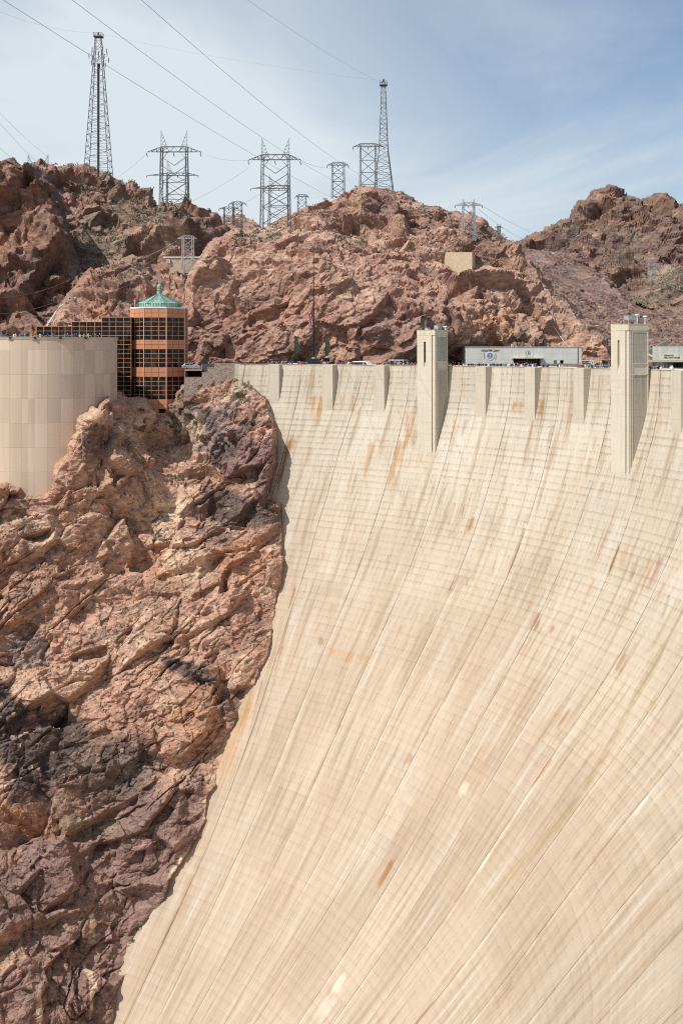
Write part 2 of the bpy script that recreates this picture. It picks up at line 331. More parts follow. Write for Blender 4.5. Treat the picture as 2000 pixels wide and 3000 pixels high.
def concrete_dam_mat():
    m, nt, b = new_mat('dam_concrete'); g = NT(nt)
    at = g.n('Attribute', attribute_name='duv'); sp = g.n('SeparateXYZ'); g.put(sp.inputs[0], at.outputs['Vector'])
    u, v = sp.outputs[0], sp.outputs[1]; um = g.m('MULTIPLY', u, BLOCK)
    tint = g.n('Attribute', attribute_name='tint').outputs['Vector']
    bi = g.m('FLOOR', u); lv = g.m('DIVIDE', v, LIFT); li = g.m('FLOOR', lv); lf = g.m('FRACT', lv)
    wob = g.noise(g.vec(um, v), 0.35, 3)
    # tones: block, group of lifts, single lift
    t1 = g.white(g.vec(bi, g.m('FLOOR', g.m('DIVIDE', v, LIFT * 9)), 3.0))
    t2 = g.white(g.vec(bi, li, 1.0)); t3 = g.white(g.vec(g.m('FLOOR', g.m('MULTIPLY', u, 4)), li, 7.0))
    big = g.noise(g.vec(g.m('MULTIPLY', um, 0.07), g.m('MULTIPLY', v, 0.035)), 1, 4, .55)
    st1 = g.noise(g.vec(g.m('MULTIPLY', um, 1.7), g.m('MULTIPLY', v, 0.16)), 1, 4, .62)
    st2 = g.noise(g.vec(g.m('MULTIPLY', um, 5.5), g.m('MULTIPLY', v, 0.35)), 1, 3, .6)
    st3 = g.noise(g.vec(g.m('MULTIPLY', um, 0.6), g.m('MULTIPLY', v, 0.045)), 1, 7, .68)
    fine = g.noise(g.vec(um, v), 6, 3, .7)
    up = g.rng(v, 4.0, 60.0)
    base = g.mix(up, (0.50, 0.435, 0.345), (0.445, 0.345, 0.257))
    base = g.mix(g.rng(big, .35, .68), base, g.mix(up, (0.56, 0.50, 0.415), (0.495, 0.397, 0.306)))
    base = g.mix(g.m('MULTIPLY', g.rng(st3, .50, .63), .75), base, (0.345, 0.265, 0.185))
    base = g.mix(g.m('MULTIPLY', g.rng(st3, .48, .30), .7), base, (0.55, 0.515, 0.45))
    base = g.mix(g.m('MULTIPLY', g.rng(st1, .54, .76), g.m('MULTIPLY_ADD', lf, -.5, .78)), base, (0.36, 0.265, 0.185))
    k = g.m('ADD', g.m('MULTIPLY_ADD', t1, .075, .9625), g.m('MULTIPLY_ADD', t2, .035, -.0175))
    pm = g.rng(g.noise(g.vec(g.m('MULTIPLY', um, .05), g.m('MULTIPLY', v, .06), 5.0), 1, 3), .47, .68, .0, .12)
    k = g.m('ADD', k, g.m('MULTIPLY', g.m('SUBTRACT', t3, .55), pm))
    k = g.m('ADD', k, g.m('MULTIPLY_ADD', st2, .34, -.17)); k = g.m('ADD', k, g.m('MULTIPLY_ADD', fine, .10, -.05))
    # dark upper edge of every lift, fading downwards, broken by streaks
    sh = g.m('MULTIPLY', g.rng(lf, .55, .0), g.rng(g.m('ADD', st1, g.m('MULTIPLY', t2, .25)), .45, .75))
    k = g.m('SUBTRACT', k, g.m('MULTIPLY', sh, g.rng(v, 0, 70, .26, .08)))
    # lift seams
    ls = g.m('ABSOLUTE', g.m('SUBTRACT', g.m('FRACT', g.m('ADD', lv, g.m('MULTIPLY_ADD', wob, .06, .47))), .5))
    seam = g.m('MULTIPLY', g.rng(ls, .075, .02), g.rng(g.noise(g.vec(g.m('MULTIPLY', um, .09), g.m('MULTIPLY', v, .11), 8.0), 1, 3), .36, .60, .25, 1.0))
    seam = g.m('MULTIPLY', seam, g.rng(g.noise(g.vec(g.m('MULTIPLY', um, .8), li), 1, 3), .42, .66))
    k = g.m('SUBTRACT', k, g.m('MULTIPLY', seam, g.m('MULTIPLY', g.rng(v, 0, 70, .34, .085), g.rng(g.white(g.vec(li, 5.0, 2.0)), .2, .9, .25, 1.0))))
    # form seams: quarter blocks
    q = g.m('ABSOLUTE', g.m('SUBTRACT', g.m('FRACT', g.m('ADD', g.m('MULTIPLY', u, 4), g.m('MULTIPLY_ADD', t2, .0, .5))), .5))
    qs = g.m('MULTIPLY', g.rng(q, .03, .012), g.rng(g.white(g.vec(g.m('FLOOR', g.m('MULTIPLY_ADD', u, 4, .5)), li, 2.0)), .5, .75))
    k = g.m('SUBTRACT', k, g.m('MULTIPLY', qs, .045))
    # contraction joints
    jd = g.m('MULTIPLY', g.m('ABSOLUTE', g.m('SUBTRACT', g.m('FRACT', g.m('ADD', u, g.m('MULTIPLY_ADD', wob, .006, .497))), .5)), BLOCK)
    jn = g.noise(g.vec(g.m('MULTIPLY', bi, 3.3), g.m('MULTIPLY', v, .12)), 1, 3)
    joint = g.m('MULTIPLY', g.rng(jd, .17, .04), g.rng(jn, .3, .62, .25, 1.0))
    k = g.m('SUBTRACT', k, g.m('MULTIPLY', joint, .48))
    c = g.mix(1.0, base, g.vec(k, k, k), 'MULTIPLY'); c = g.mix(1.0, c, tint, 'MULTIPLY')
    g.put(b.inputs['Base Color'], c); b.inputs['Roughness'].default_value = 0.9; b.inputs['Specular IOR Level'].default_value = 0.12
    h = g.m('SUBTRACT', g.m('MULTIPLY_ADD', fine, .3, g.m('MULTIPLY', st2, .4)), g.m('ADD', g.m('MULTIPLY', seam, .35), g.m('MULTIPLY', joint, 1.5)))
    h = g.m('ADD', h, g.m('MULTIPLY', lf, .12))
    g.put(b.inputs['Normal'], g.bump(h, 0.6, 0.10))
    return m
def concrete_mat(name, col, streaks=0.5, lift=1.25, rust=0.25):
    """cast concrete of the towers, buttresses and buildings (object coordinates in metres)"""
    m, nt, b = new_mat(name); g = NT(nt)
    tc = g.n('NewGeometry').outputs['Position']; sp = g.n('SeparateXYZ'); g.put(sp.inputs[0], tc)
    st = g.noise(g.scale_vec(tc, 1.6, 1.6, .10), 1, 4, .6); big = g.noise(tc, .22, 4, .55); fine = g.noise(tc, 5, 3, .65)
    st2 = g.noise(g.scale_vec(tc, .7, .7, .05), 1, 4, .6)
    lf = g.m('ABSOLUTE', g.m('SUBTRACT', g.m('FRACT', g.m('DIVIDE', sp.outputs[2], lift)), .5))
    seam = g.m('MULTIPLY', g.rng(lf, .05, .015), g.rng(g.noise(g.scale_vec(tc, .5, .5, .8), 1, 2), .35, .65))
    c = g.mix(g.m('MULTIPLY', g.rng(st, .48, .75), streaks), (*col, 1), tuple(x * y for x, y in zip(col, (.70, .68, .64))))
    c = g.mix(g.m('MULTIPLY', g.rng(st2, .55, .75), rust), c, tuple(x * y for x, y in zip(col, (.82, .66, .48))))
    k = g.m('ADD', g.m('MULTIPLY_ADD', big, .24, .88), g.m('MULTIPLY_ADD', fine, .10, -.05)); k = g.m('SUBTRACT', k, g.m('MULTIPLY', seam, .16))
    g.put(b.inputs['Base Color'], g.mix(1.0, c, g.vec(k, k, k), 'MULTIPLY')); b.inputs['Roughness'].default_value = .9; b.inputs['Specular IOR Level'].default_value = .15
    g.put(b.inputs['Normal'], g.bump(g.m('MULTIPLY_ADD', fine, .5, st), .4, .05))
    return m
M = {}
M['dam'] = concrete_dam_mat()
M['pale'] = concrete_mat('pale_concrete', (.61, .555, .455), .45, 1.25, .18)
M['rib'] = concrete_mat('buttress_concrete', (.555, .495, .405), .6, 1.25, .25)
M['grey'] = concrete_mat('grey_concrete', (.68, .665, .61), .5, 1.6, .08)
M['road'] = simple_mat('asphalt', (.07, .068, .065), .9, scale=1.5)
M['dark'] = simple_mat('recess_shade', (.02, .018, .016), .8)  # near-black colour standing in for the shade inside slots, openings and downlights

dam = empty('dam', polar(1.2, R0, 0.0))
def dpart(mb_or_me, name, mat, smooth=False):
    me = mb_or_me.mesh(name, smooth) if isinstance(mb_or_me, MB) else mb_or_me
    o = link(name, me, mat, dam); o.matrix_parent_inverse = Matrix.Translation(-dam.location); return o
tag(dam, 'huge pale curved concrete dam face streaked with rust below the crest road', 'dam')
dpart(build_dam_face(), 'downstream_face', M['dam'])
# crest: parapet coping, roadway, upstream wall
def ring(r0, r1, z0, z1, p0=psi_at(703, R0), p1=2.14, n=140):
    b = MB()
    for i in range(n):
        a, c = p0 + (p1 - p0) * i / n, p0 + (p1 - p0) * (i + 1) / n
        b.hexa([polar(a, r0, z0), polar(c, r0, z0), polar(c, r1, z0), polar(a, r1, z0)], [polar(a, r0, z1), polar(c, r0, z1), polar(c, r1, z1), polar(a, r1, z1)])
    return b
dpart(ring(R0 - .10, R0 + .55, .004, .06), 'parapet_coping', M['pale'])
dpart(ring(R0 + .03, R0 + .5, -1.25, 0.0), 'parapet_wall', M['pale'])
dpart(ring(R0 + .5, R0 + 3.0, -1.5, -.90), 'sidewalk', M['grey'])
dpart(ring(R0 + 3.0, R0 + 11.5, -1.5, -1.24), 'roadway', M['road'])
dpart(ring(R0 + 11.5, R0 + 14.5, -1.5, -1.10), 'sidewalk', M['grey'])
dpart(ring(R0 + 14.5, R0 + 15.2, -30, -.1), 'upstream_wall', M['pale'])
# stepped buttresses under the crest
ZT = -10.47
def rib(psi, r_front, width, z0, z1):
    """vertical-faced rib standing proud of the curved face, dying into it at z0; psi = its right front edge"""
    nrm = Vector((-math.sin(psi), -math.cos(psi), 0)); tan = Vector((-math.cos(psi), math.sin(psi), 0))   # tan points left
    c = polar(psi, r_front, 0); b = MB(); n = 14
    for i in range(n):
        za, zb = z0 + (z1 - z0) * i / n, z0 + (z1 - z0) * (i + 1) / n
        q = []
        for z in (za, zb):
            d = float(rz(z)) - r_front + .5
            A = c + Vector((0, 0, z)); q.append([A + tan * width, A, A - nrm * d, A + tan * width - nrm * d])
        b.hexa(q[0], q[1])
    return b
for px in (817, 974, 1125, 1421, 1565, 1708, 1993):
    psi = psi_at(px, 135.75); zt = -8.9 if px == 817 else ZT
    rf = float(rz(zt)) + .02
    dpart(rib(psi_at(px, rf), rf, 2.75, zt, -.004), 'buttress', M['rib'])
for px in (2140, 2270): 
    rf = float(rz(ZT)) + .02; dpart(rib(psi_at(px, rf, hi=2.0), rf, 2.75, ZT, -.004), 'buttress', M['rib'])
# thin conduit along the left end
cp = MB(); cp.tube([polar(psi_at(x, R0), R0 - .12, -2.6) for x in range(690, 792, 10)], .07, 5); dpart(cp, 'conduit', simple_mat('rusty_pipe', (.2, .12, .08)))

# ------------------------------------------------------------------ rock
def rbf(ctrl):
    c = np.array(ctrl, float); xy = c[:, :2] / 500; y = c[:, 2]; n = len(c)
    d = np.hypot(*(xy[:, None] - xy[None]).transpose(2, 0, 1)); K = np.where(d > 0, d * d * np.log(d + 1e-12), 0) + np.eye(n) * 2e-3
    A = np.zeros((n + 3, n + 3)); A[:n, :n] = K; A[:n, n] = 1; A[:n, n + 1:] = xy; A[n, :n] = 1; A[n + 1:, :n] = xy.T
    w = np.linalg.solve(A, np.concatenate([y, [0, 0, 0]]))
    def f(px, py):
        px = np.asarray(px, float) / 500; py = np.asarray(py, float) / 500; r = w[n] + w[n + 1] * px + w[n + 2] * py
        for k in range(n):
            dd = np.hypot(px - xy[k, 0], py - xy[k, 1]); r = r + w[k] * dd * dd * np.log(dd + 1e-12)
        return r
    return f
def poly_sd(px, py, poly):
    d = np.full(px.shape, 1e18); ins = np.zeros(px.shape, bool); n = len(poly)
    for i in range(n):
        (x0, y0), (x1, y1) = poly[i], poly[(i + 1) % n]
        dx, dy = x1 - x0, y1 - y0; t = np.clip(((px - x0) * dx + (py - y0) * dy) / max(dx * dx + dy * dy, 1e-9), 0, 1)
        d = np.minimum(d, (px - x0 - t * dx) ** 2 + (py - y0 - t * dy) ** 2)
        c = ((y0 > py) != (y1 > py)) & (px < dx * (py - y0) / (dy if dy else 1e-9) + x0); ins ^= c
    return np.where(ins, -np.sqrt(d), np.sqrt(d))
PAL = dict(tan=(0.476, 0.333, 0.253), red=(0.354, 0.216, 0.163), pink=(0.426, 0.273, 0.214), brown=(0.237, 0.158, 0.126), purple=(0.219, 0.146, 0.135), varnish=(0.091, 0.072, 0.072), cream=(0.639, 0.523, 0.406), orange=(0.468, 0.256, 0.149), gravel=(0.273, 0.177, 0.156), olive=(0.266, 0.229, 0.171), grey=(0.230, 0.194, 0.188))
SHEETS = {}; VS = {}
def sheet(name, poly, ctrl, step, back, margin, disp, zones=(), pal=('pink', 'red', 'tan'), jit=4, dip=35, seed=1, mat=None, label='', cat='cliff', kind='structure', fold=0.0, paln=1.0, even=0.0, edge=0.0, soft=.12, tone=1.0, efade=45, efrom=-999, split=0.0, carve=(), rim=0.0, sky=False):
    poly = [tuple(map(float, p)) for p in poly]; a = np.array(poly)
    xs = np.arange(a[:, 0].min() - margin, a[:, 0].max() + margin, step); ys = np.arange(a[:, 1].min() - margin, a[:, 1].max() + margin, step)
    f = rbf(ctrl); SHEETS[name] = f
    PX, PY = np.meshgrid(xs, ys, indexing='ij')
    if even:        # rows spaced evenly over the ground instead of over the picture
        Yc = f(PX, PY); q = np.stack([(PX - 1000) / F * Yc, Yc, (HY - PY) / F * Yc], -1)
        ds = np.linalg.norm(np.diff(q, axis=1), axis=-1).mean(0) * .7 + np.median(np.linalg.norm(np.diff(q, axis=1), axis=-1)) * .3
        s_ = np.concatenate([[0], np.cumsum(ds)]); ys = np.interp(np.linspace(0, s_[-1], int(s_[-1] / even)), s_, ys)
        PX, PY = np.meshgrid(xs, ys, indexing='ij')
    sd = poly_sd(PX, PY, poly)
    sd = sd + jit * 1.5 * fbm(np.stack([PX / 30, PY / 30, np.full_like(PX, seed)], -1), 5, seed + 40, .62)
    Y = f(PX, PY)
    base = np.stack([(PX - 1000) / F * Y, Y, CAMZ + (HY - PY) / F * Y], -1)
    gx = np.gradient(base, axis=0); gy = np.gradient(base, axis=1)
    spc = np.maximum(np.linalg.norm(gx, axis=-1), np.linalg.norm(gy, axis=-1))
    nr = np.cross(gx, gy); nr /= np.linalg.norm(nr, axis=-1, keepdims=True) + 1e-9
    nr = np.where((nr[..., 1] > 0)[..., None], -nr, nr)
    nr = nr * .75 + np.array([0, -.45, .1]); nr /= np.linalg.norm(nr, axis=-1, keepdims=True)
    Yo = Y + back * np.maximum(sd + (margin * .6 if sky else 0), 0) ** 1.15     # the rim rolls over to the back
    pos = np.stack([(PX - 1000) / F * Yo, Yo, CAMZ + (HY - PY) / F * Yo], -1)
    # bedding frame: x along the dip in the picture plane, z across it
    th = math.radians(dip); c, s = math.cos(th), math.sin(th)
    warp = np.stack([fbm(base / 14, 3, seed + 60), fbm(base / 14 + 9, 3, seed + 61), fbm(base / 14 + 21, 3, seed + 62)], -1)
    q = base + warp * 1.6
    bx, bz = q[..., 0] * c + q[..., 2] * s, -q[..., 0] * s + q[..., 2] * c
    h = np.zeros(PX.shape); crack = np.zeros(PX.shape)
    for k, (size, amp, ani) in enumerate(disp):
        p = np.stack([bx / (size * ani), q[..., 1] / size, bz / size], -1)
        hh, e = facets(p, seed + 100 * k, 1.15, soft)
        amp = amp * smooth01(size / spc, 1.0, 3.5)
        h += amp * hh; cr = np.exp(-(e / .07) ** 2) * smooth01(fbm(base / (size * 2), 2, seed + 70 + k), -.2, .4); h -= amp * (.2 if k else .06) * cr; crack = np.maximum(crack, cr * (.7 if k else .2))
    if split:       # long open joints along the bedding and across it
        for k, (lx, ly, lz, am) in enumerate(((24, 14, 5.5, 1.0), (7, 12, 26, .4), (11, 8, 2.6, .45))):
            nn = fbm(np.stack([bx / lx, q[..., 1] / ly, bz / lz], -1), 3, seed + 120 + k, .45)
            g_ = np.exp(-(nn / .035) ** 2) * smooth01(fbm(base / 18, 2, seed + 130 + k), -.25, .25); h -= split * am * g_; h += split * .3 * am * np.tanh(nn * 9) * (1 if k != 1 else .6)
    s0, a0 = disp[0][0], disp[0][1]
    h += a0 * .8 * fbm(base / (s0 * 2.2), 3, seed + 80) + fold * fbm(base / (s0 * 5), 2, seed + 81, ridge=True)
    h += smooth01(disp[-1][0] / spc, .8, 2.5) * disp[-1][1] * .8 * fbm(np.stack([bx / (disp[-1][0] * 1.8), q[..., 1] / disp[-1][0], bz / disp[-1][0]], -1) * 1.7, 3, seed + 82)
    if edge: h = h * (1 - (1 - edge) * (1 - smooth01(-sd, 0, efade)) * smooth01(PY, efrom, efrom + 60))
    V = pos + nr * h[..., None]
    for cpoly, ycut in carve:       # notch cut in the rock for a wall
        w_ = (poly_sd(PX, PY, cpoly) < 0) & (V[..., 1] < ycut); V = np.where(w_[..., None], (V - np.array([0, 0, CAMZ])) * (ycut / V[..., 1])[..., None] + np.array([0, 0, CAMZ]), V)
    # rock colour: bands and patches of the stone itself
    n1 = fbm(np.stack([bx / 26, q[..., 1] / 20, bz / 9], -1) / paln, 4, seed + 90); n2 = fbm(base / 7 / paln, 4, seed + 91); n3 = fbm(np.stack([bx / 9, q[..., 1] / 6, bz / 2.5], -1) / paln, 4, seed + 92)
    A, B, C = (np.array(PAL[k]) for k in pal)
    col = A + (B - A) * smooth01(n1, -.25, .3)[..., None]; col = col + (C - col) * smooth01(n2, .0, .5)[..., None]
    col = col + (np.array(PAL['varnish']) * 1.4 - col) * (smooth01(n3 + n1 * .5, .28, .62) * .42)[..., None]
    col = col + (np.array(PAL['cream']) * .85 - col) * (smooth01(fbm(base / 4 / paln + 33, 4, seed + 93), .28, .6) * .5)[..., None]
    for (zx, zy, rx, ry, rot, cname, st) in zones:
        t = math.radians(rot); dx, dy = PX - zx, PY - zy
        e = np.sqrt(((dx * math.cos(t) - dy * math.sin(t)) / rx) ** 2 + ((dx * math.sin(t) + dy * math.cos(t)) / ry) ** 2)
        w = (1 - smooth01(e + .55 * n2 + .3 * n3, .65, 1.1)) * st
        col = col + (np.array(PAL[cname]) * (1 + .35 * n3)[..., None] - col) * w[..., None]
    if rim: col = col + (np.array(PAL['cream']) * 1.05 - col) * (smooth01(sd, -16, -2) * smooth01(n3 + n2, -.1, .5) * smooth01(PY, 1700, 1900) * rim)[..., None]
    col = col * tone * (np.array([1.03, .985, .935]) if name == 'canyon_wall' else np.array([1.10, 1.035, 1.01]))
    keep = (sd < (0 if sky else margin * .9))[:-1, :-1]
    me = grid_mesh(name, V, keep, smooth=False, attrs={'tint': np.clip(col, .01, 1)})
    VS[name] = (V, sd, PX, PY)
    o = link(name.split('@')[0], me, mat or M['rock'])
    tag(o, label, cat, kind=kind)
    o['_sheet'] = name
    del o['_sheet']
    return o, V, sd
def rock_mat(name, sc=1.0, dust=.5, micro=.5, bmp=.9):
    m, nt, b = new_mat(name); g = NT(nt)
    pos = g.n('NewGeometry'); p = pos.outputs['Position']; nz = g.n('SeparateXYZ'); g.put(nz.inputs[0], pos.outputs['Normal'])
    tint = g.n('Attribute', attribute_name='tint').outputs['Vector']
    pr = g.scale_vec(p, .55, .8, 1.3, (0, math.radians(35), 0))
    n1 = g.noise(pr, .9 * sc, 8, .66, .0); n2 = g.noise(p, .18 * sc, 4); n3 = g.noise(pr, 3.2 * sc, 6, .7)
    vo = g.n('TexVoronoi'); vo.feature = 'DISTANCE_TO_EDGE'; g.put(vo.inputs['Vector'], g.mix(.16, pr, g.n('TexNoise').outputs[1])); vo.inputs['Scale'].default_value = .75 * sc
    k = g.m('ADD', g.rng(n1, .28, .72, .58, 1.34), g.m('MULTIPLY_ADD', n3, micro, -micro / 2))
    k = g.m('MULTIPLY', k, g.rng(vo.outputs[0], .0, .05, .86, 1.0))
    c = g.mix(1.0, tint, g.vec(k, k, k), 'MULTIPLY')
    c = g.mix(g.m('MULTIPLY', g.rng(nz.outputs[2], .55, .95), g.m('MULTIPLY', g.rng(n2, .35, .65), dust)), c, (.42, .30, .21))
    g.put(b.inputs['Base Color'], c); b.inputs['Roughness'].default_value = .95; b.inputs['Specular IOR Level'].default_value = .1
    h = g.m('ADD', g.m('MULTIPLY', n1, .55), g.m('ADD', g.m('MULTIPLY', n3, .22), g.m('MULTIPLY', g.rng(vo.outputs[0], 0, .06), .10)))
    g.put(b.inputs['Normal'], g.bump(h, bmp, .38 / sc))
    return m
M['rock'] = rock_mat('cliff_rock', 1.0, .2); M['near'] = rock_mat('canyon_rock', 1.0, .2, .85, 1.35); M['hill'] = rock_mat('hill_rock', .5, .2); M['far'] = rock_mat('far_rock', .22, .2)

# --- the near canyon wall against the dam
R1 = [(-430,1400),(-300,1425),(-140,1440),(0,1432),(55,1436),(62,1456),(125,1458),(140,1430),(165,1370),(200,1345),(212,1310),(235,1240),(280,1205),(330,1168),(345,1164),(375,1188),(400,1195),(420,1208),(470,1228),(500,1232),(540,1250),(600,1290),(660,1340),(720,1392),(770,1415),(777,1430),(790,1450),(812,1480),(818,1530),(825,1570),(820,1600),(828,1632),(825,1680),(812,1730),(805,1780),(795,1830),(795,1880),(780,1920),(760,1960),(740,2020),(715,2060),(680,2130),(655,2170),(640,2210),(640,2250),(630,2300),(605,2330),(600,2400),(580,2450),(550,2490),(525,2530),(490,2580),(480,2640),(430,2700),(390,2790),(370,2850),(340,2900),(332,3000),(310,3120),(-430,3120)]
c1 = [(-430,1400,236),(-430,2100,214),(-430,3120,176),(-140,1440,240),(0,1440,242.5),(60,1460,244.5),(130,1458,245.5),(200,1345,246.5),(280,1205,248),(310,1225,247),(345,1168,256),(400,1195,271),(460,1222,283),(510,1235,282),(600,1290,275),(720,1392,263),(777,1430,258.5),(825,1570,252.5),(825,1680,247.8),(795,1830,240.9),(760,1960,235.6),(680,2130,230.1),(640,2250,225.8),(600,2400,219.4),(560,2470,216.6),(525,2530,214.6),(483,2610,211.6),(430,2700,209.8),(370,2850,205.1),(332,3000,199.3),(300,3120,195),
 (400,1330,262),(560,1400,262),(400,1440,252),(640,1520,255),(250,1420,244),(0,1700,236),(0,2100,222),(0,2500,206),(0,3000,187),(-140,2100,219),(-140,3100,181),(400,1650,245),(400,1900,235),(300,2300,219),(200,2700,202),(150,3000,189)]
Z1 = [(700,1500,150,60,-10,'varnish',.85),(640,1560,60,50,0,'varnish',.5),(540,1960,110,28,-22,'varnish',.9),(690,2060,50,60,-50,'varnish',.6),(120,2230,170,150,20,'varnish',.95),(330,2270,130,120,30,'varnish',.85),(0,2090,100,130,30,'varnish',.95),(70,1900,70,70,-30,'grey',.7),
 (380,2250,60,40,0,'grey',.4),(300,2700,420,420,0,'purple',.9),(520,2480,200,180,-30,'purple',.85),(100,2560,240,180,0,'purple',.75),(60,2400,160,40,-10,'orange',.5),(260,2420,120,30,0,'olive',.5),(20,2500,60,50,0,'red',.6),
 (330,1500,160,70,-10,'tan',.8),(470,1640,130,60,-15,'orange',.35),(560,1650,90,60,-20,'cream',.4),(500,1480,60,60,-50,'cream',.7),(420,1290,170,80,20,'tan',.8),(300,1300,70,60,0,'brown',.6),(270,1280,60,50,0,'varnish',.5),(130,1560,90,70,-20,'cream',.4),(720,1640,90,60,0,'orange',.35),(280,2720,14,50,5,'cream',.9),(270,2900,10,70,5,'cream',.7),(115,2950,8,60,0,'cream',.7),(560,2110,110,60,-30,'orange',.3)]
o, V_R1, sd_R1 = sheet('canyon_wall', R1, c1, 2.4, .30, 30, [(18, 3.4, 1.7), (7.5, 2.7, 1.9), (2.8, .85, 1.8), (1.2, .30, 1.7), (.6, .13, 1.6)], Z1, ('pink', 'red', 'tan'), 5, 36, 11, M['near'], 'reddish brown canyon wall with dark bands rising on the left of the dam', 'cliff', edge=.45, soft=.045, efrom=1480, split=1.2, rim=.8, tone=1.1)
K2 = [(490,1235),(505,1200),(518,1152),(560,1118),(580,1108),(620,1115),(660,1108),(690,1106),(715,1116),(750,1145),(772,1165),(780,1195),(790,1225),(800,1260),(800,1310),(798,1360),(792,1400),(785,1440),(770,1480),(700,1480),(600,1400),(480,1300)]
c2 = [(490,1240,283),(518,1152,282),(580,1110,284),(690,1106,275),(772,1165,267),(800,1260,260.5),(798,1360,257.5),(785,1440,256.5),(650,1260,264),(560,1250,276),(600,1180,275),(700,1200,266),(720,1360,259),(770,1480,255),(600,1400,270),(480,1300,285)]
Z2 = [(600,1250,90,90,-30,'grey',.8),(680,1290,40,130,-40,'varnish',.75),(570,1190,60,60,0,'varnish',.5),(560,1260,40,60,0,'cream',.5),(640,1150,100,26,20,'tan',.8),(760,1390,50,60,0,'purple',.6),(740,1190,50,40,20,'pink',.8),(690,1160,80,14,25,'cream',.6)]
o, V_K2, sd_K2 = sheet('rock_outcrop', K2, c2, 2.2, .30, 26, [(10, 2.6, 1.5), (3.6, 1.2, 2.2), (1.5, .5, 2.0), (.7, .2, 1.8)], Z2, ('purple', 'brown', 'pink'), 4, 58, 23, M['near'], 'dark jagged rock outcrop between the orange tower and the dam face', 'rock', soft=.05, split=1.0)
K0 = [(-120,1280),(-10,1285),(4,1300),(12,1330),(17,1380),(18,1425),(10,1450),(-120,1460)]
sheet('rock_spur', K0, [(-120,1280,259),(0,1290,256.5),(15,1400,254.6),(-100,1450,256),(0,1450,254.6)], 2.5, .3, 26, [(6, .9, 1.4), (2, .5, 1.8), (.8, .2, 1.5)], (), ('brown', 'purple', 'red'), 3, 60, 31, M['near'], 'small dark rock spur at the left edge beside the round wall', 'rock')
# rock of the far abutment, on which the viewer's side of the canyon stands
ps_ = np.linspace(2.135, 2.56, 110); zs_ = -np.linspace(.6, 140, 190); PS_, Z_ = np.meshgrid(ps_, zs_, indexing='ij')
rr_ = rz(Z_) + (PS_ - 2.135) * 42; b3 = np.stack([rr_ * np.sin(PS_), rr_ * np.cos(PS_), Z_], -1)
hh_ = 2.2 * facets(b3 / 7, 301, 1.1)[0] + .8 * facets(b3 / 2.6, 311, 1.1)[0]; rr_ = rr_ - np.maximum(hh_, -1.5) * smooth01(PS_, 2.135, 2.2) * .8
V_ = np.stack([OX + rr_ * np.sin(PS_), OY + rr_ * np.cos(PS_), Z_ + .6 * fbm(b3 / 3, 2, 5)], -1); n_ = fbm(b3 / 9, 3, 77)[..., None]
o = link('abutment_rock', grid_mesh('abutment_rock', V_[::-1], attrs={'tint': (np.array(PAL['pink']) * (1 - smooth01(n_, -.2, .3)) + np.array(PAL['brown']) * smooth01(n_, -.2, .3))[::-1]}, smooth=False), M['near']); tag(o, 'red rock holding the near end of the dam', 'rock', kind='structure')
# --- beyond the crest
H3 = [(480,1110),(520,1000),(538,900),(552,810),(575,765),(605,725),(640,690),(690,668),(765,655),(816,640),(880,618),(944,589),(1008,563),(1046,544),(1084,538),(1148,552),(1186,563),(1212,590),(1250,600),(1276,602),(1302,616),(1352,624),(1403,646),(1428,664),(1467,690),(1505,708),(1530,740),(1565,790),(1610,835),(1665,890),(1720,945),(1780,985),(1805,1050),(1810,1110)]
c3 = [(480,1110,306),(560,1080,308),(700,1080,311),(860,1080,310),(918,1080,310),(1000,1080,308),(1200,1080,312),(1366,1080,330),(1530,1080,335),(1700,1080,338),(1800,1080,338),(560,850,322),(700,850,321),(918,860,317),(1200,860,323),(1366,880,332),(1500,930,346),(1660,930,356),(1780,1000,345),
 (600,730,346),(690,670,372),(765,657,384),(880,620,405),(1060,542,425),(1148,552,430),(1280,604,425),(1400,646,428),(1500,706,440),(900,760,330),(900,690,362),(1060,640,392),(1200,740,366),(1345,735,390),(1345,800,370),(1345,850,355),(1480,800,385),(1610,840,385)]
Z3 = [(1060,590,60,45,-40,'tan',.8),(1130,620,70,60,0,'purple',.5),(1250,650,120,60,20,'brown',.7),(1420,720,120,70,30,'brown',.65),(1560,830,90,50,40,'brown',.6),(1450,960,70,50,-30,'orange',.85),(1380,940,50,40,0,'orange',.5),(1600,970,130,60,15,'tan',.7),(1500,870,140,50,20,'tan',.55),(700,820,140,60,-10,'tan',.5),(1000,830,110,50,-20,'tan',.65),(1080,780,160,40,-15,'pink',.7),(640,1000,110,90,-30,'purple',.5),(830,1000,300,120,0,'red',.5),(1200,1000,160,110,0,'purple',.4),(770,860,60,50,0,'brown',.5),(870,700,120,30,-15,'cream',.25),(760,690,80,20,-15,'olive',.6),(1530,1010,60,40,-20,'varnish',.6),(1130,690,60,30,0,'tan',.6)]
sheet('cliff', H3, c3, 2.3, .9, 26, [(19, 5.0, 1.5), (7.5, 2.4, 1.6), (3, 1.0, 1.5), (1.4, .42, 1.4)], Z3, ('pink', 'red', 'tan'), 5, 28, 47, M['rock'], 'broad pinkish red cliff behind the dam crest with a lattice mast on top', 'cliff', even=0.5, tone=0.86, edge=.3, soft=.06, sky=True)
H5 = [(-430,430),(-300,450),(-140,470),(0,480),(45,476),(64,490),(115,476),(140,492),(166,484),(255,474),(306,504),(334,540),(370,542),(408,560),(446,562),(450,587),(465,606),(497,612),(548,624),(600,636),(650,648),(690,665),(740,700),(740,1040),(-430,1040)]
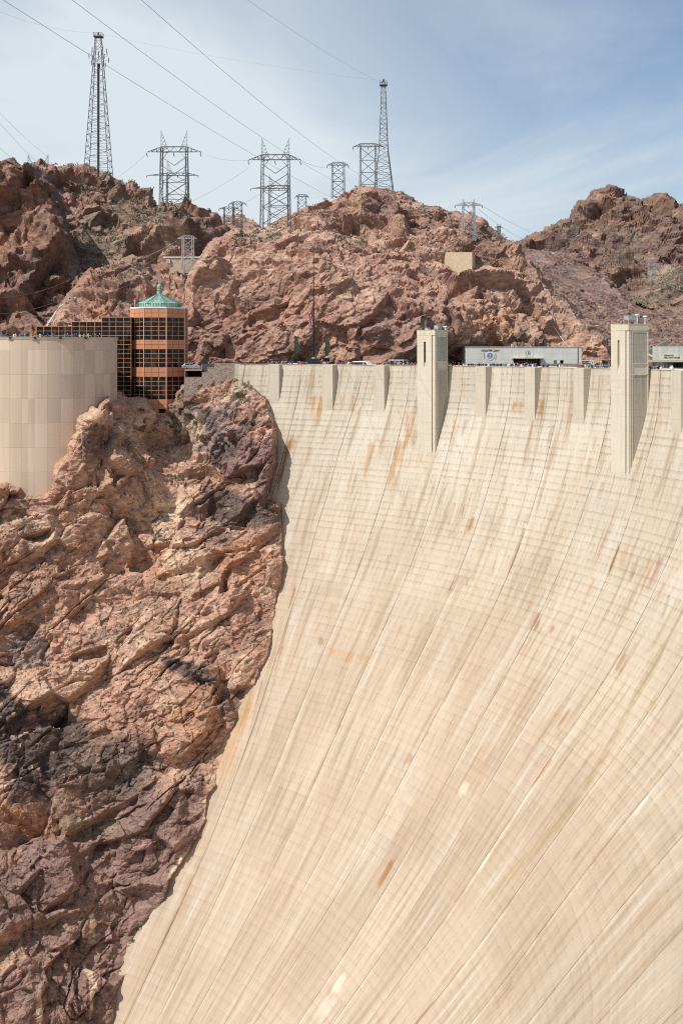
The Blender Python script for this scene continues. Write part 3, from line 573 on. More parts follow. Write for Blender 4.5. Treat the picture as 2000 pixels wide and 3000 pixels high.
c5 = [(-430,430,420),(-430,1000,372),(-140,470,430),(0,480,440),(260,475,470),(450,590,470),(560,628,470),(690,665,455),(0,1000,385),(300,1000,375),(600,1000,365),(250,700,435),(450,700,432),(560,760,400),(0,750,410),(740,760,400),(740,1040,365),(-140,1040,380)]
Z5 = [(330,640,130,60,20,'olive',.5),(300,740,110,70,-20,'olive',.55),(470,650,90,25,10,'olive',.5),(270,560,90,60,0,'red',.4),(500,720,120,40,0,'tan',.6),(620,690,70,30,0,'brown',.5),(580,740,60,40,0,'varnish',.4)]
sheet('hill@left', H5, c5, 3, 1.2, 26, [(26, 9, 1.2), (10, 4.2, 1.3), (4.5, 1.7, 1.2), (2, .6, 1.2)], Z5, ('red', 'brown', 'pink'), 8, 20, 59, M['hill'], 'rugged red hill on the left with a tall cellular mast on its top', 'hill', fold=5, even=0.8, tone=0.78, edge=.34, soft=.08, efade=30, sky=True)
H6 = [(-430,520),(-260,500),(-140,490),(0,486),(35,480),(70,506),(115,500),(148,535),(170,560),(188,600),(196,650),(206,690),(222,740),(238,790),(248,840),(244,900),(220,970),(205,1050),(-430,1050)]
c6 = [(-430,520,388),(-430,1050,345),(-140,490,392),(0,490,398),(110,500,400),(170,570,398),(246,850,372),(210,1000,360),(0,1000,352),(-140,1040,350),(0,750,378),(130,750,376),(150,900,364)]
sheet('rock_buttress', H6, c6, 2.8, 1.0, 24, [(20, 9, .8), (8, 4, .8), (3.5, 1.6, .9), (1.6, .55, 1)], [(60,620,120,80,-40,'red',.6),(200,640,40,120,15,'varnish',.5),(180,770,50,70,0,'brown',.6),(120,900,120,80,0,'brown',.5)], ('brown', 'red', 'purple'), 7, 65, 67, M['hill'], 'steep dark rock buttress rising at the far left behind the round terrace', 'cliff', fold=6, even=0.7, tone=0.78, edge=.4, soft=.08, sky=True)
H7 = [(60,1040),(95,985),(112,958),(150,925),(190,880),(215,850),(255,805),(300,782),(340,758),(390,746),(428,750),(450,790),(480,802),(520,792),(556,806),(590,860),(600,1060)]
c7 = [(60,1040,318),(112,958,330),(190,880,340),(300,785,352),(420,750,356),(500,798,350),(590,860,340),(300,960,326),(500,1000,314),(400,870,338),(600,1050,308)]
sheet('rock_ridge', H7, c7, 2.5, 1.0, 24, [(15, 4.6, 1.0), (6, 2.2, 1.1), (2.6, .9, 1.2), (1.2, .35, 1.2)], [(330,850,50,60,0,'brown',.5),(300,920,60,50,-40,'orange',.4),(180,930,70,30,-40,'tan',.7),(470,830,70,30,0,'tan',.6),(380,790,60,40,0,'varnish',.4)], ('red', 'pink', 'brown'), 5, 55, 71, M['rock'], 'lower red rock ridge right behind the stepped glass wing', 'cliff', even=0.55, tone=0.84, edge=.5, soft=.07, sky=True)
H4 = [(560,700),(600,648),(625,640),(655,634),(690,642),(740,655),(820,700)]
sheet('hill@far', H4, [(560,700,700),(650,634,760),(820,700,700),(690,700,690)], 3, 2, 18, [(30, 6, 1), (10, 2, 1), (4, .8, 1)], (), ('purple', 'pink', 'gravel'), 2, 10, 79, M['far'], 'distant smooth pinkish hill in the gap between the pylons', 'hill', paln=2, sky=True)
H1 = [(1470,760),(1500,708),(1520,700),(1540,690),(1580,668),(1600,662),(1655,640),(1668,628),(1678,606),(1690,590),(1705,580),(1735,560),(1765,552),(1779,545),(1830,560),(1880,574),(1900,572),(1950,571),(1975,590),(1985,602),(2010,612),(2100,640),(2150,700),(2150,990),(1800,990)]
c0 = [(1500,708,760),(1600,662,800),(1690,595,860),(1779,545,900),(1900,572,900),(2000,610,880),(2150,700,840),(1700,665,800),(1900,665,810),(1700,740,720),(1900,780,660),(1850,850,600),(2000,920,540),(2150,960,530),(1560,800,650)]
Z0 = [(1740,620,90,50,0,'brown',1),(1830,620,110,45,0,'brown',1),(1940,600,70,36,0,'brown',1),(1720,690,60,22,-10,'tan',.6),(1850,690,90,50,0,'olive',.25),(1640,680,70,25,-20,'olive',.3),(1800,780,100,40,20,'olive',.2),(1960,700,70,50,0,'brown',.5),(1960,830,90,40,-20,'cream',.35)]
sheet('hill@peak', H1, c0, 2.6, 2.2, 20, [(46, 11, 1.1), (17, 6.0, 1.1), (7, 2.6, 1.1), (3.2, 1.1, 1.1)], Z0, ('brown', 'purple', 'red'), 5, 12, 83, M['far'], 'distant brown craggy peak at the right under the blue sky', 'hill', paln=2.2, fold=6, even=1.5, tone=0.75, edge=.34, soft=.08, efade=30, sky=True)
H1b = [(1810,880),(1850,856),(1900,838),(1950,808),(2000,778),(2060,740),(2150,705),(2150,960),(1990,930),(1890,905)]
sheet('hill@dark', H1b, [(1810,880,520),(1900,838,540),(2000,778,560),(2150,705,590),(2150,960,480),(1900,910,485),(2000,900,500)], 2.6, 1.6, 18, [(22, 3.2, 1), (8, 1.6, 1), (3.5, .8, 1), (1.6, .3, 1)], [(1900,860,80,20,-20,'olive',.3),(2000,830,80,50,-25,'varnish',.4),(1960,890,90,16,5,'tan',.5)], ('brown', 'varnish', 'olive'), 3, 20, 89, M['far'], 'low dark brown slope at the right edge below the craggy peak', 'hill', even=0.9, tone=0.72, edge=.4, sky=True)
H2 = [(1470,715),(1500,714),(1560,730),(1620,738),(1690,746),(1722,772),(1780,812),(1830,862),(1880,904),(1930,906),(1990,916),(2150,925),(2150,1110),(1740,1110),(1700,1000),(1560,830)]
c22 = [(1500,714,560),(1690,746,590),(1780,812,530),(1880,904,455),(2000,918,440),(2150,925,440),(1600,800,470),(1700,900,410),(1780,980,375),(1900,1000,372),(2000,1090,345),(1760,1100,342),(2150,1100,350)]
sheet('scree_slope', H2, c22, 2.6, 1.2, 18, [(16, 1.2, 1), (5, .55, 1), (1.8, .5, 1), (1.0, .3, 1)], [(1660,800,30,70,-30,'grey',.4),(1560,770,60,16,40,'grey',.7),(1780,830,14,80,-35,'grey',.5),(1870,960,120,26,5,'pink',.5),(1950,960,100,40,0,'brown',.5),(1640,860,40,120,-40,'brown',.6)], ('gravel', 'purple', 'gravel'), 3, 40, 97, M['hill'], 'long purplish gravel scree slope falling to the right behind the crest', 'slope', even=0.9, tone=0.85, sky=True)
# ------------------------------------------------------------------ ground
gm = MB(); gm.v = [(-6000, -4000, -172), (6000, -4000, -172), (6000, 9000, -172), (-6000, 9000, -172)]; gm.f = [[0, 1, 2, 3]]; gm.mi = [0]
tag(gm.build('ground', simple_mat('canyon_floor', (.24, .17, .13), .95, scale=.05)), 'brown canyon floor far below the dam', 'ground', kind='structure')
pz = MB(); pz.prism([(-30, 290), (40, 284), (110, 268), (150, 250), (150, 352), (-30, 352)], -2.2, -1.2)
tag(pz.build('plaza', M['road']), 'paved plaza between the crest road and the cliff', 'pavement', kind='structure')

# ------------------------------------------------------------------ the two elevator towers on the crest
M['side'] = concrete_mat('shaded_weathered_concrete', (.42, .385, .33), .7, 1.25, .3)  # darker, streakier concrete; the shade of the tower sides is in this colour
M['white'] = simple_mat('white_paint', (.78, .78, .76), .5, var=.05); M['steel'] = simple_mat('galvanised_steel', (.45, .47, .48), .45, .4)
def elevator_tower(px, label, zt, roof):
    rf = 133.02; z0 = -18.4; psi = psi_at(px, rf)
    e = empty('elevator_tower', polar(psi, rf, 0), -psi); tag(e, label, 'tower', 'concrete towers on the crest')
    W, D = 4.7, 4.25; zc = zt - 1.05
    b = MB(); b.box(-W, 0, .45, D, z0, zc); b.build('shaft', M['pale'], e)
    # front pier with a tall slot, split around the slot
    s0, s1, sb, st = -2.95, -2.38, .75, 5.15
    b = MB(); b.box(-W - .05, s0, 0, .46, z0, zc); b.box(s1, -.78, 0, .46, z0, zc); b.box(s0, s1, 0, .46, st, zc); b.box(s0, s1, .002, .46, z0, -.7)
    b.hexa([(s0, .002, -.7), (s1, .002, -.7), (s1, .46, -.7), (s0, .46, -.7)], [(s0, .40, sb), (s1, .40, sb), (s1, .46, sb), (s0, .46, sb)])
    b.build('front_pier', M['pale'], e)
    sl = MB(); sl.box(s0, s1, .44, .447, -.6, st)  # near-black sheet on the slot's back, its shade put in as colour
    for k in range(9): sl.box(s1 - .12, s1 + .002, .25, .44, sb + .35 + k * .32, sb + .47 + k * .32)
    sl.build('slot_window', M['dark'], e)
    b = MB(); b.box(-.46, .12, .05, .62, z0, zc - .05); b.box(-.66, -.56, .18, .46, z0, zc); b.build('corner_pilaster', M['pale'], e)
    # side: frame around a recessed panel
    b = MB(); b.box(-.004, .10, .75, 1.0, z0, zc); b.box(-.004, .14, D - .25, D + .02, z0, zc - .2); b.box(-.004, .12, 1.0, D - .25, .95, 1.1); b.box(-.004, .14, .63, D, -.95, -.75); b.box(-.004, .10, 1.0, D - .25, zc - .35, zc); b.build('side_frame', M['pale'], e)
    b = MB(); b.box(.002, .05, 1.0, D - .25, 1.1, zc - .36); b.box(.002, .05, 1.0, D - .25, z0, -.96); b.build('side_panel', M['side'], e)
    b = MB(); b.box(-W - .1, .16, -.03, D + .1, zc + .002, zt); b.box(-W - .14, .20, -.07, D + .14, zt, zt + .10); b.build('cap', M['pale'], e)
    for (x0, x1, y0, y1, h0, h1) in roof['boxes']:
        u = MB(); u.box(x0, x1, y0, y1, zt + .1 + h0, zt + .1 + h1); u.box(x0 - .06, x1 + .06, y0 - .06, y1 + .06, zt + .1 + h1, zt + .16 + h1)
        for (a, c) in ((x0, y0), (x1 - .1, y0), (x0, y1 - .1), (x1 - .1, y1 - .1)):
            if h0 > .1: u.box(a, a + .1, c, c + .1, zt + .1, zt + .1 + h0)
        u.build('rooftop_unit', M['steel'], e)
    for (x, y, h) in roof['lamps']:
        u = MB(); u.bar((x, y, zt + .1), (x, y, zt + .1 + h), .10); u.box(x - .45, x + .45, y - .15, y + .1, zt + .1 + h, zt + .32 + h); u.build('floodlight', M['white'], e)
    return e
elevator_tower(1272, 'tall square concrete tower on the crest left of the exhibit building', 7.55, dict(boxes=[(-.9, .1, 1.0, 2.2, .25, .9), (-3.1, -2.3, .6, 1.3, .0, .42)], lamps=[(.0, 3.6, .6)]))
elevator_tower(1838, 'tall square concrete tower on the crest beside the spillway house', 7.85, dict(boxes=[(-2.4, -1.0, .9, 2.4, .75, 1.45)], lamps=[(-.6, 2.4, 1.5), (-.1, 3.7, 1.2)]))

# ------------------------------------------------------------------ round terrace
def panel_mat():
    m, nt, b = new_mat('cast_panels'); g = NT(nt)
    tc = g.n('TexCoord').outputs['Object']; sp = g.n('SeparateXYZ'); g.put(sp.inputs[0], tc)
    ang = g.m('MULTIPLY', g.m('ARCTAN2', sp.outputs[0], sp.outputs[1]), 18 / math.pi); row = g.m('DIVIDE', g.m('SUBTRACT', 3.35, sp.outputs[2]), 5.35)
    a2 = g.m('ADD', ang, .5); ai = g.m('FLOOR', a2); ri = g.m('FLOOR', row)
    t = g.white(g.vec(ai, ri, 4.0)); t2 = g.white(g.vec(ai, 0.0, 9.0))
    fine = g.noise(tc, 7, 4, .7); st = g.noise(g.scale_vec(tc, .8, .8, .06), 1, 4, .6)
    c = g.mix(g.rng(t2, .2, .8), (.55, .445, .345), (.62, .505, .40)); c = g.mix(g.m('MULTIPLY', g.rng(st, .45, .7), .5), c, (.50, .385, .275))
    da = g.m('ABSOLUTE', g.m('SUBTRACT', g.m('FRACT', a2), .5)); dr = g.m('ABSOLUTE', g.m('SUBTRACT', g.m('FRACT', row), .5))
    ln = g.m('MAXIMUM', g.rng(da, .482, .496), g.rng(dr, .488, .498))
    k = g.m('ADD', g.m('MULTIPLY_ADD', t, .20, .89), g.m('MULTIPLY_ADD', fine, .16, -.08)); k = g.m('SUBTRACT', k, g.m('MULTIPLY', ln, .15))
    g.put(b.inputs['Base Color'], g.mix(1.0, c, g.vec(k, k, k), 'MULTIPLY')); b.inputs['Roughness'].default_value = .9
    g.put(b.inputs['Normal'], g.bump(g.m('SUBTRACT', g.m('MULTIPLY', fine, .4), ln), .5, .05))
    return m
M['panel'] = panel_mat(); M['moulding'] = simple_mat('pale_moulding', (.62, .52, .42), .85, var=.08)
TY = 268.0; TR = 16.1; tcx = (138 - 1000) / F * TY; TZ = 6.25
te = empty('round_terrace', (tcx, TY, 0)); tag(te, 'round pale concrete terrace wall with people along its rim', 'terrace')
b = MB(); b.lathe([(TR, -40), (TR, TZ - .55)], 144); b.build('drum_wall', M['panel'], te, smooth=False)
b = MB(); b.lathe([(TR - .02, TZ - .55), (TR + .10, TZ - .50), (TR + .10, TZ - .40), (TR + .03, TZ - .37), (TR + .03, TZ - .30), (TR + .14, TZ - .27), (TR + .14, TZ - .17), (TR + .06, TZ - .14), (TR + .06, TZ - .06), (TR + .2, TZ - .04), (TR + .2, TZ + .04), (TR - .4, TZ + .04), (TR - .4, TZ - .85), (.5, TZ - .84)], 144); b.build('rim', M['moulding'], te)
for deg in (-33.7, -14.3, 5.4, 24.5, 45.5):     # scalloped downlights under the rim
    a = math.radians(deg); c = Vector((TR * math.sin(a), -TR * math.cos(a), 0)); n = c.normalized(); t = Vector((n.y * -1, n.x, 0))
    u = MB(); N_ = 9
    for rr, dd in ((1.02, .05), (.80, .10), (.58, .16)):
        u.tube([c + n * (dd + .02) + t * rr * math.cos(math.pi * k / N_) + Vector((0, 0, TZ - .14 - rr * .62 * math.sin(math.pi * k / N_))) for k in range(N_ + 1)], .045, 5)
    s = u.build('scallop', M['moulding'], te)
    u = MB(); u.lathe([(.05, -.34), (.30, -.20), (.36, 0)], 10); o = u.build('downlight', M['dark'], s); o.location = c + n * .22 + Vector((0, 0, TZ - .06))

# ------------------------------------------------------------------ visitor tower and glass wing
M['terracotta'] = simple_mat('terracotta_panel', (.56, .25, .135), .55, var=.06, scale=1.5, spec=.3)
M['mullion'] = simple_mat('salmon_mullion', (.72, .40, .27), .5, var=.04)
M['copper'] = simple_mat('green_copper', (.28, .42, .36), .6, var=.22, scale=2.2); M['copper_dark'] = simple_mat('dark_copper_seam', (.06, .16, .13), .6)
def glass_mat():
    m, nt, b = new_mat('bronze_glass_reflections'); g = NT(nt); tc = g.n('TexCoord').outputs['Object']
    n = g.noise(g.scale_vec(tc, .9, .9, .35), 1.1, 3, .6); w = g.white(g.n('VectorMath', operation='FLOOR').outputs[0])
    g.put(b.inputs['Base Color'], g.mix(g.rng(n, .48, .75), (.010, .007, .005), (.11, .055, .028))); b.inputs['Roughness'].default_value = .12; b.inputs['Specular IOR Level'].default_value = .22  # brown patches are reflected rock painted into the glass colour
    return m
M['glass'] = glass_mat()
vc = empty('visitor_tower', (-46.1, 291.7, 0)); tag(vc, 'orange octagonal tower with dark window bands and a green copper roof', 'tower')
AP = 6.74
def octo(ap): return [(ap / math.cos(math.pi / 8) * math.cos(math.pi / 8 + k * math.pi / 4), ap / math.cos(math.pi / 8) * math.sin(math.pi / 8 + k * math.pi / 4)) for k in range(8)]
for z0, z1 in ((11.43, 13.71), (3.57, 5.90), (-3.28, -.91), (-17, -8.86)):
    b = MB(); b.prism(octo(AP), z0, z1); b.build('spandrel', M['terracotta'], vc)
for z0, z1 in ((5.90, 11.43), (-.91, 3.57), (-8.86, -3.28)):
    b = MB(); b.prism(octo(AP - .06), z0 - .002, z1 + .002); w = b.build('window_band', M['glass'], vc)
    mu = MB(); rows = 5 if z1 - z0 > 5 else 4
    pts = octo(AP - .02)
    for k in range(8):
        A = Vector((*pts[k], 0)); B = Vector((*pts[(k + 1) % 8], 0))
        for i in range(1, rows): z = z0 + (z1 - z0) * i / rows; mu.bar(A + Vector((0, 0, z)), B + Vector((0, 0, z)), .075)
        for i in (1, 2): q = A.lerp(B, i / 3); mu.bar(q + Vector((0, 0, z0)), q + Vector((0, 0, z1)), .075)
    mu.build('mullion', M['mullion'], w)
b = MB()
for (x, y) in octo(AP + .01): b.bar((x, y, -12.5), (x, y, 13.7), .2)
b.build('corner_post', M['mullion'], vc)
jt = MB(); pts = octo(AP + .012)
for k in range(8):
    A = Vector((*pts[k], 0)); B = Vector((*pts[(k + 1) % 8], 0))
    for z0, z1 in ((11.43, 13.71), (3.57, 5.90), (-3.28, -.91), (-11.2, -8.86)):
        zm = (z0 + z1) / 2; jt.bar(A + Vector((0, 0, zm)), B + Vector((0, 0, zm)), .05)
        for i in (1, 2): q = A.lerp(B, i / 3); jt.bar(q + Vector((0, 0, z0)), q + Vector((0, 0, z1)), .05)
jt.build('panel_joint', simple_mat('joint', (.2, .09, .05), .8), vc)
b = MB(); b.box(.95, 2.72, -AP - .05, -AP + .2, -12.25, -11.2); w = b.build('small_window', M['glass'], vc)
b = MB(); b.box(.8, 2.8, -AP - .12, -AP + .1, -12.42, -12.26); b.build('sill', M['mullion'], w)
b = MB(); b.prism(octo(AP + .12), 13.712, 14.05); b.build('cornice', M['white'], vc)
b = MB(); b.lathe([(5.35, 14.05), (5.30, 15.15)], 16, phase=math.pi / 16); sk = b.build('copper_drum', M['copper'], vc)
b = MB()
for k in range(48): t = 2 * math.pi * k / 48; b.bar((5.33 * math.cos(t), 5.33 * math.sin(t), 14.06), (5.29 * math.cos(t), 5.29 * math.sin(t), 15.14), .10)
b.build('seam', M['copper_dark'], sk)
b = MB(); b.lathe([(5.55, 15.12), (5.5, 15.22), (.62, 17.55), (.6, 17.6)], 8, phase=math.pi / 8); rf = b.build('copper_roof', M['copper'], vc)
b = MB()
def roofpt(th, f):   # f: 0 at the eave, 1 at the top; on the eight flat roof planes
    k = round((th - math.pi / 4 * 0) / (math.pi / 4)); c0 = k * math.pi / 4; ap = (5.5 * (1 - f) + .62 * f) * math.cos(math.pi / 8) / math.cos(th - c0)
    return Vector((ap * math.cos(th), ap * math.sin(th), 15.22 + f * 2.33 + .03))
for k in range(8):
    mid = k * math.pi / 4
    for i in range(7):
        f = .02 + i * .125
        for sgn in (-1, 1):
            a = roofpt(mid + .004 * sgn, min(f + .16, .97)); h = roofpt(mid + sgn * math.pi / 8 * .985, f); b.bar(a, h, .085)
    b.bar(roofpt(mid + math.pi / 8 * .995, 0), roofpt(mid + math.pi / 8 * .995, 1), .10)
b.build('chevron_seam', M['copper_dark'], rf)
b = MB(); b.lathe([(.62, 17.5), (.60, 18.0), (.66, 18.05), (.66, 18.25), (.5, 18.3), (.5, 18.42), (.66, 18.5), (.66, 18.7), (.5, 18.75), (.5, 18.87), (.66, 18.95), (.66, 19.15), (.5, 19.2), (.5, 19.3), (.64, 19.38), (.62, 19.75), (.3, 20.0), (.16, 20.1)], 12); cu = b.build('cupola', M['copper'], vc)
b = MB(); b.tube([(0, 0, 20.0), (0, 0, 21.4)], .13, 6); b.tube([(0, 0, 21.4), (0, 0, 24.2)], [.09, .03], 6); b.bar((-.3, 0, 21.3), (.3, 0, 21.3), .05); b.build('spire', simple_mat('grey_green_rod', (.3, .42, .45), .5), cu)
b = MB(); b.tube([(-5.9, -1.5, 14.05), (-5.9, -1.5, 15.9)], .06, 5); b.build('vent_pipe', M['white'], vc)

gw = empty('glass_wing', (0, 286.2, 0)); tag(gw, 'stepped dark glass wing with salmon mullions left of the orange tower', 'building')
cx = [(p - 1000) / F * 286.2 for p in (107, 129, 151, 173, 191.5, 211, 233, 255, 277, 299, 320.5, 340.5, 362, 384.5)]
tops = [9.23] * 5 + [10.36] * 4 + [11.5] * 4
b = MB(); fr = MB(); co = MB()
for a, t in ((0, 9.23), (5, 10.36), (9, 11.5)):
    e = {0: 5, 5: 9, 9: 13}[a]; b.box(cx[a], cx[e], .1, 7, -14, t); co.box(cx[a] - .05, cx[e] - (.01 if e < 13 else 0), .03, 7.05, t, t + .12)
for i in range(14):
    t = tops[min(i, 12)]; fr.bar((cx[i], .08, -14), (cx[i], .08, t), .085)
    if i < 13:
        z = t
        while z > -14: fr.bar((cx[i], .08, z), (cx[i + 1], .08, z), .075); z -= 1.133
b.build('glass_wall', M['glass'], gw); fr.build('mullion', M['mullion'], gw); co.build('coping', M['mullion'], gw)
for x, z, w in ((-64.5, 9.35, 1.6), (-58.5, 10.48, 1.3)):
    u = MB(); u.box(x, x + w, 2, 3.2, z, z + .55); u.box(x + .2, x + w - .3, 2.2, 3, z + .55, z + .8); u.build('rooftop_unit', M['steel'], gw)

# ------------------------------------------------------------------ stone wall and parking deck left of the crest
def stone_mat():
    m, nt, b = new_mat('rubble_stone'); g = NT(nt); p = g.n('NewGeometry').outputs['Position']
    vo = g.n('TexVoronoi'); g.put(vo.inputs['Vector'], p); vo.inputs['Scale'].default_value = 3.2
    ve = g.n('TexVoronoi'); ve.feature = 'DISTANCE_TO_EDGE'; g.put(ve.inputs['Vector'], p); ve.inputs['Scale'].default_value = 3.2
    s = g.n('SeparateXYZ'); g.put(s.inputs[0], vo.outputs['Color'])
    c = g.mix(s.outputs[0], (.16, .12, .105), (.36, .28, .23)); c = g.mix(g.rng(ve.outputs[0], .10, .02), c, (.42, .36, .31))
    g.put(b.inputs['Base Color'], c); b.inputs['Roughness'].default_value = .95; g.put(b.inputs['Normal'], g.bump(ve.outputs[0], .6, .1))
    return m
M['stone'] = stone_mat()
YS = 279.0
def Xs(px, Y): return (px - 1000) / F * Y
sw = empty('stone_wall', (Xs(640, YS), YS, -1)); tag(sw, 'stepped rubble stone wall joining the dam crest at its left end', 'wall')
def wpart(par, b, name, mat):
    o = b.build(name, mat, par); o.matrix_parent_inverse = Matrix.Translation(-par.location); return o
b = MB(); q = [(627.5, .03), (607, -1.0), (592, -2.1)]
b.box(Xs(627.5, YS), Xs(691, YS), YS, YS + 1, -12, .03); b.box(Xs(607, YS), Xs(627.4, YS), YS + .002, YS + 1, -12, -1.0); b.box(Xs(592, YS), Xs(606.9, YS), YS + .004, YS + 1, -12, -2.1); b.box(Xs(540, YS), Xs(591.9, YS), YS + .006, YS + 1, -12, -3.3)
wpart(sw, b, 'masonry', M['stone'])
b = MB(); b.box(Xs(627.3, YS), Xs(691.5, YS), YS - .06, YS + 1.06, .032, .14); b.box(Xs(606.8, YS), Xs(627.2, YS), YS - .06, YS + 1.06, -.998, -.9); b.box(Xs(591.8, YS), Xs(606.7, YS), YS - .06, YS + 1.06, -2.098, -2.0); b.box(Xs(540, YS), Xs(591.7, YS), YS - .06, YS + 1.06, -3.298, -3.2); wpart(sw, b, 'coping', simple_mat('stone_coping', (.4, .33, .28), .9))
b = MB(); b.box(Xs(690.5, YS), Xs(703, YS), YS - 2.3, YS + 3, -14, .005); wpart(sw, b, 'concrete_end', M['pale'])
pd = empty('parking_deck', (Xs(566, 284), 284, -1.5)); tag(pd, 'small parking deck above a dark opening beside the orange tower', 'deck')
b = MB(); b.box(Xs(541, 282), Xs(592, 282), 281.6, 300, -1.75, -1.35); b.box(Xs(541, 282), Xs(543, 282), 282, 300, -6, -1.76); b.box(Xs(541, 290), Xs(627, 290), 296, 297, -6, -1.76); wpart(pd, b, 'slab', simple_mat('brown_concrete', (.33, .22, .17), .9))
b = MB(); b.box(Xs(543.5, 288), Xs(592, 288), 287.0, 287.3, -6, -1.76); wpart(pd, b, 'opening_shade', M['dark'])  # near-black slab: the opening's inner shade put in as colour
b = MB(); b.box(Xs(590, 284), Xs(629, 284), 284, 284.4, -6, .0); wpart(pd, b, 'back_wall', simple_mat('dark_wall', (.09, .085, .085), .9))
b = MB()
for z in (-.35, -.65, -.95): b.bar((Xs(566, 282), 282, z), (Xs(592, 282), 282, z), .06)
for p in (566, 575, 584, 592): b.bar((Xs(p, 282), 282, -1.35), (Xs(p, 282), 282, -.3), .07)
wpart(pd, b, 'railing', M['steel'])

# ------------------------------------------------------------------ lamp post, monument, flagpole, flag
b = MB(); x = Xs(557, 300); b.tube([(x, 300, -1.3), (x, 300, 5.4)], .07, 6); b.tube([(x, 300, 5.4), (x + 1.4, 300, 5.5)], .05, 5); b.box(x + 1.2, x + 1.8, 299.9, 300.1, 5.35, 5.5)
tag(b.build('street_lamp', simple_mat('dark_post', (.07, .07, .07), .5)), 'thin dark lamp post with an arm just right of the orange tower', 'street lamp')
M['diorite'] = simple_mat('black_polished_stone', (.022, .03, .032), .25, spec=.5); M['bronze'] = simple_mat('green_bronze', (.055, .062, .042), .5, .3, var=.3, scale=1.5)
YM = 298.5
def Zs(py, Y): return CAMZ + (HY - py) / F * Y
mo = empty('monument_base', (Xs(918, YM), YM, -1.2)); tag(mo, 'black stone monument base under the flagpole', 'monument')
b = MB(); b.box(-1.36, 1.30, -1.2, 1.2, 0, Zs(1050, YM) + 1.2); b.box(-1.42, 1.36, -1.26, 1.26, 0, .8); o = b.build('plinth', M['diorite'], mo)
for x0_, x1_ in ((-4.7, -1.43), (1.37, 4.2)): b = MB(); b.box(x0_, x1_, -.6, .6, 0, 1.66); b.build('side_wall', M['diorite'], mo)
fp = empty('flagpole', (Xs(918.5, YM), YM, Zs(1050, YM))); tag(fp, 'very tall dark flagpole standing on the black monument base', 'flagpole')
zt = Zs(733, YM) - Zs(1050, YM)
b = MB(); b.tube([(0, 0, .2), (0, 0, zt * .5), (0, 0, zt)], [.24, .17, .09], 10); b.build('pole', simple_mat('dark_pole', (.03, .03, .035), .4, .3), fp)
b = MB(); b.lathe([(.55, 0), (.5, .12), (.3, .22)], 12); b.build('collar', simple_mat('pale_collar', (.5, .5, .48), .5), fp)
b = MB(); b.lathe([(.03, zt), (.16, zt + .1), (.16, zt + .2), (.03, zt + .3)], 10); b.build('finial', M['bronze'], fp)
def flag_mat():
    m, nt, b = new_mat('flag_cloth'); g = NT(nt); at = g.n('Attribute', attribute_name='duv'); s = g.n('SeparateXYZ'); g.put(s.inputs[0], at.outputs['Vector'])
    st = g.m('GREATER_THAN', g.m('FRACT', g.m('MULTIPLY', s.outputs[1], 6.5)), .5)
    can = g.m('MULTIPLY', g.m('LESS_THAN', s.outputs[0], .42), g.m('LESS_THAN', s.outputs[1], .54))
    dt = g.m('MULTIPLY', g.m('GREATER_THAN', g.m('SINE', g.m('MULTIPLY', s.outputs[0], 75)), .6), g.m('GREATER_THAN', g.m('SINE', g.m('MULTIPLY', s.outputs[1], 60)), .6))
    c = g.mix(st, (.45, .03, .05), (.75, .72, .70)); c = g.mix(can, c, g.mix(dt, (.03, .05, .17), (.75, .72, .70))); g.put(b.inputs['Base Color'], c); b.inputs['Roughness'].default_value = .8
    return m
n_, m_ = 26, 26; uu, vv = np.meshgrid(np.linspace(0, 1, n_), np.linspace(0, 1, m_), indexing='ij')
fl = np.stack([-uu * (1.25 - .55 * vv) * (.55 + .45 * np.sin(math.pi * np.clip(vv * .8 + .12, 0, 1))) - .05, .28 * np.sin(uu * 11 + vv * 3) * (.3 + uu), -vv * 3.3 - 1.7 * uu ** .8], -1)
o = link('flag', grid_mesh('flag', fl, attrs={'duv': np.stack([uu, vv, 0 * uu], -1)}), flag_mat(), loc=(Xs(918, YM) - .12, YM - .2, Zs(908, YM)))
tag(o, 'limp striped red white and blue flag hanging on the flagpole', 'flag')

def skin_mesh(name, verts, edges, radii, mats, fn, sub=1):
    me = bpy.data.meshes.new(name + '_src'); me.from_pydata(verts, edges, []); me.update()
    o = bpy.data.objects.new(name + '_src', me); COL.objects.link(o)
    md = o.modifiers.new('s', 'SKIN'); md.use_smooth_shade = True
    for i, r in enumerate(radii): me.skin_vertices[0].data[i].radius = (r, r) if not isinstance(r, tuple) else r; me.skin_vertices[0].data[i].use_root = (i == 0)
    sb = o.modifiers.new('d', 'SUBSURF'); sb.levels = sub; sb.render_levels = sub
    dg = bpy.context.evaluated_depsgraph_get(); dg.update(); ev = o.evaluated_get(dg); out = bpy.data.meshes.new_from_object(ev)
    bpy.data.objects.remove(o); bpy.data.meshes.remove(me)
    out.name = name; out.materials.clear()
    for m in mats: out.materials.append(m)
    for p in out.polygons: p.material_index = fn(p.center); p.use_smooth = True
    return out
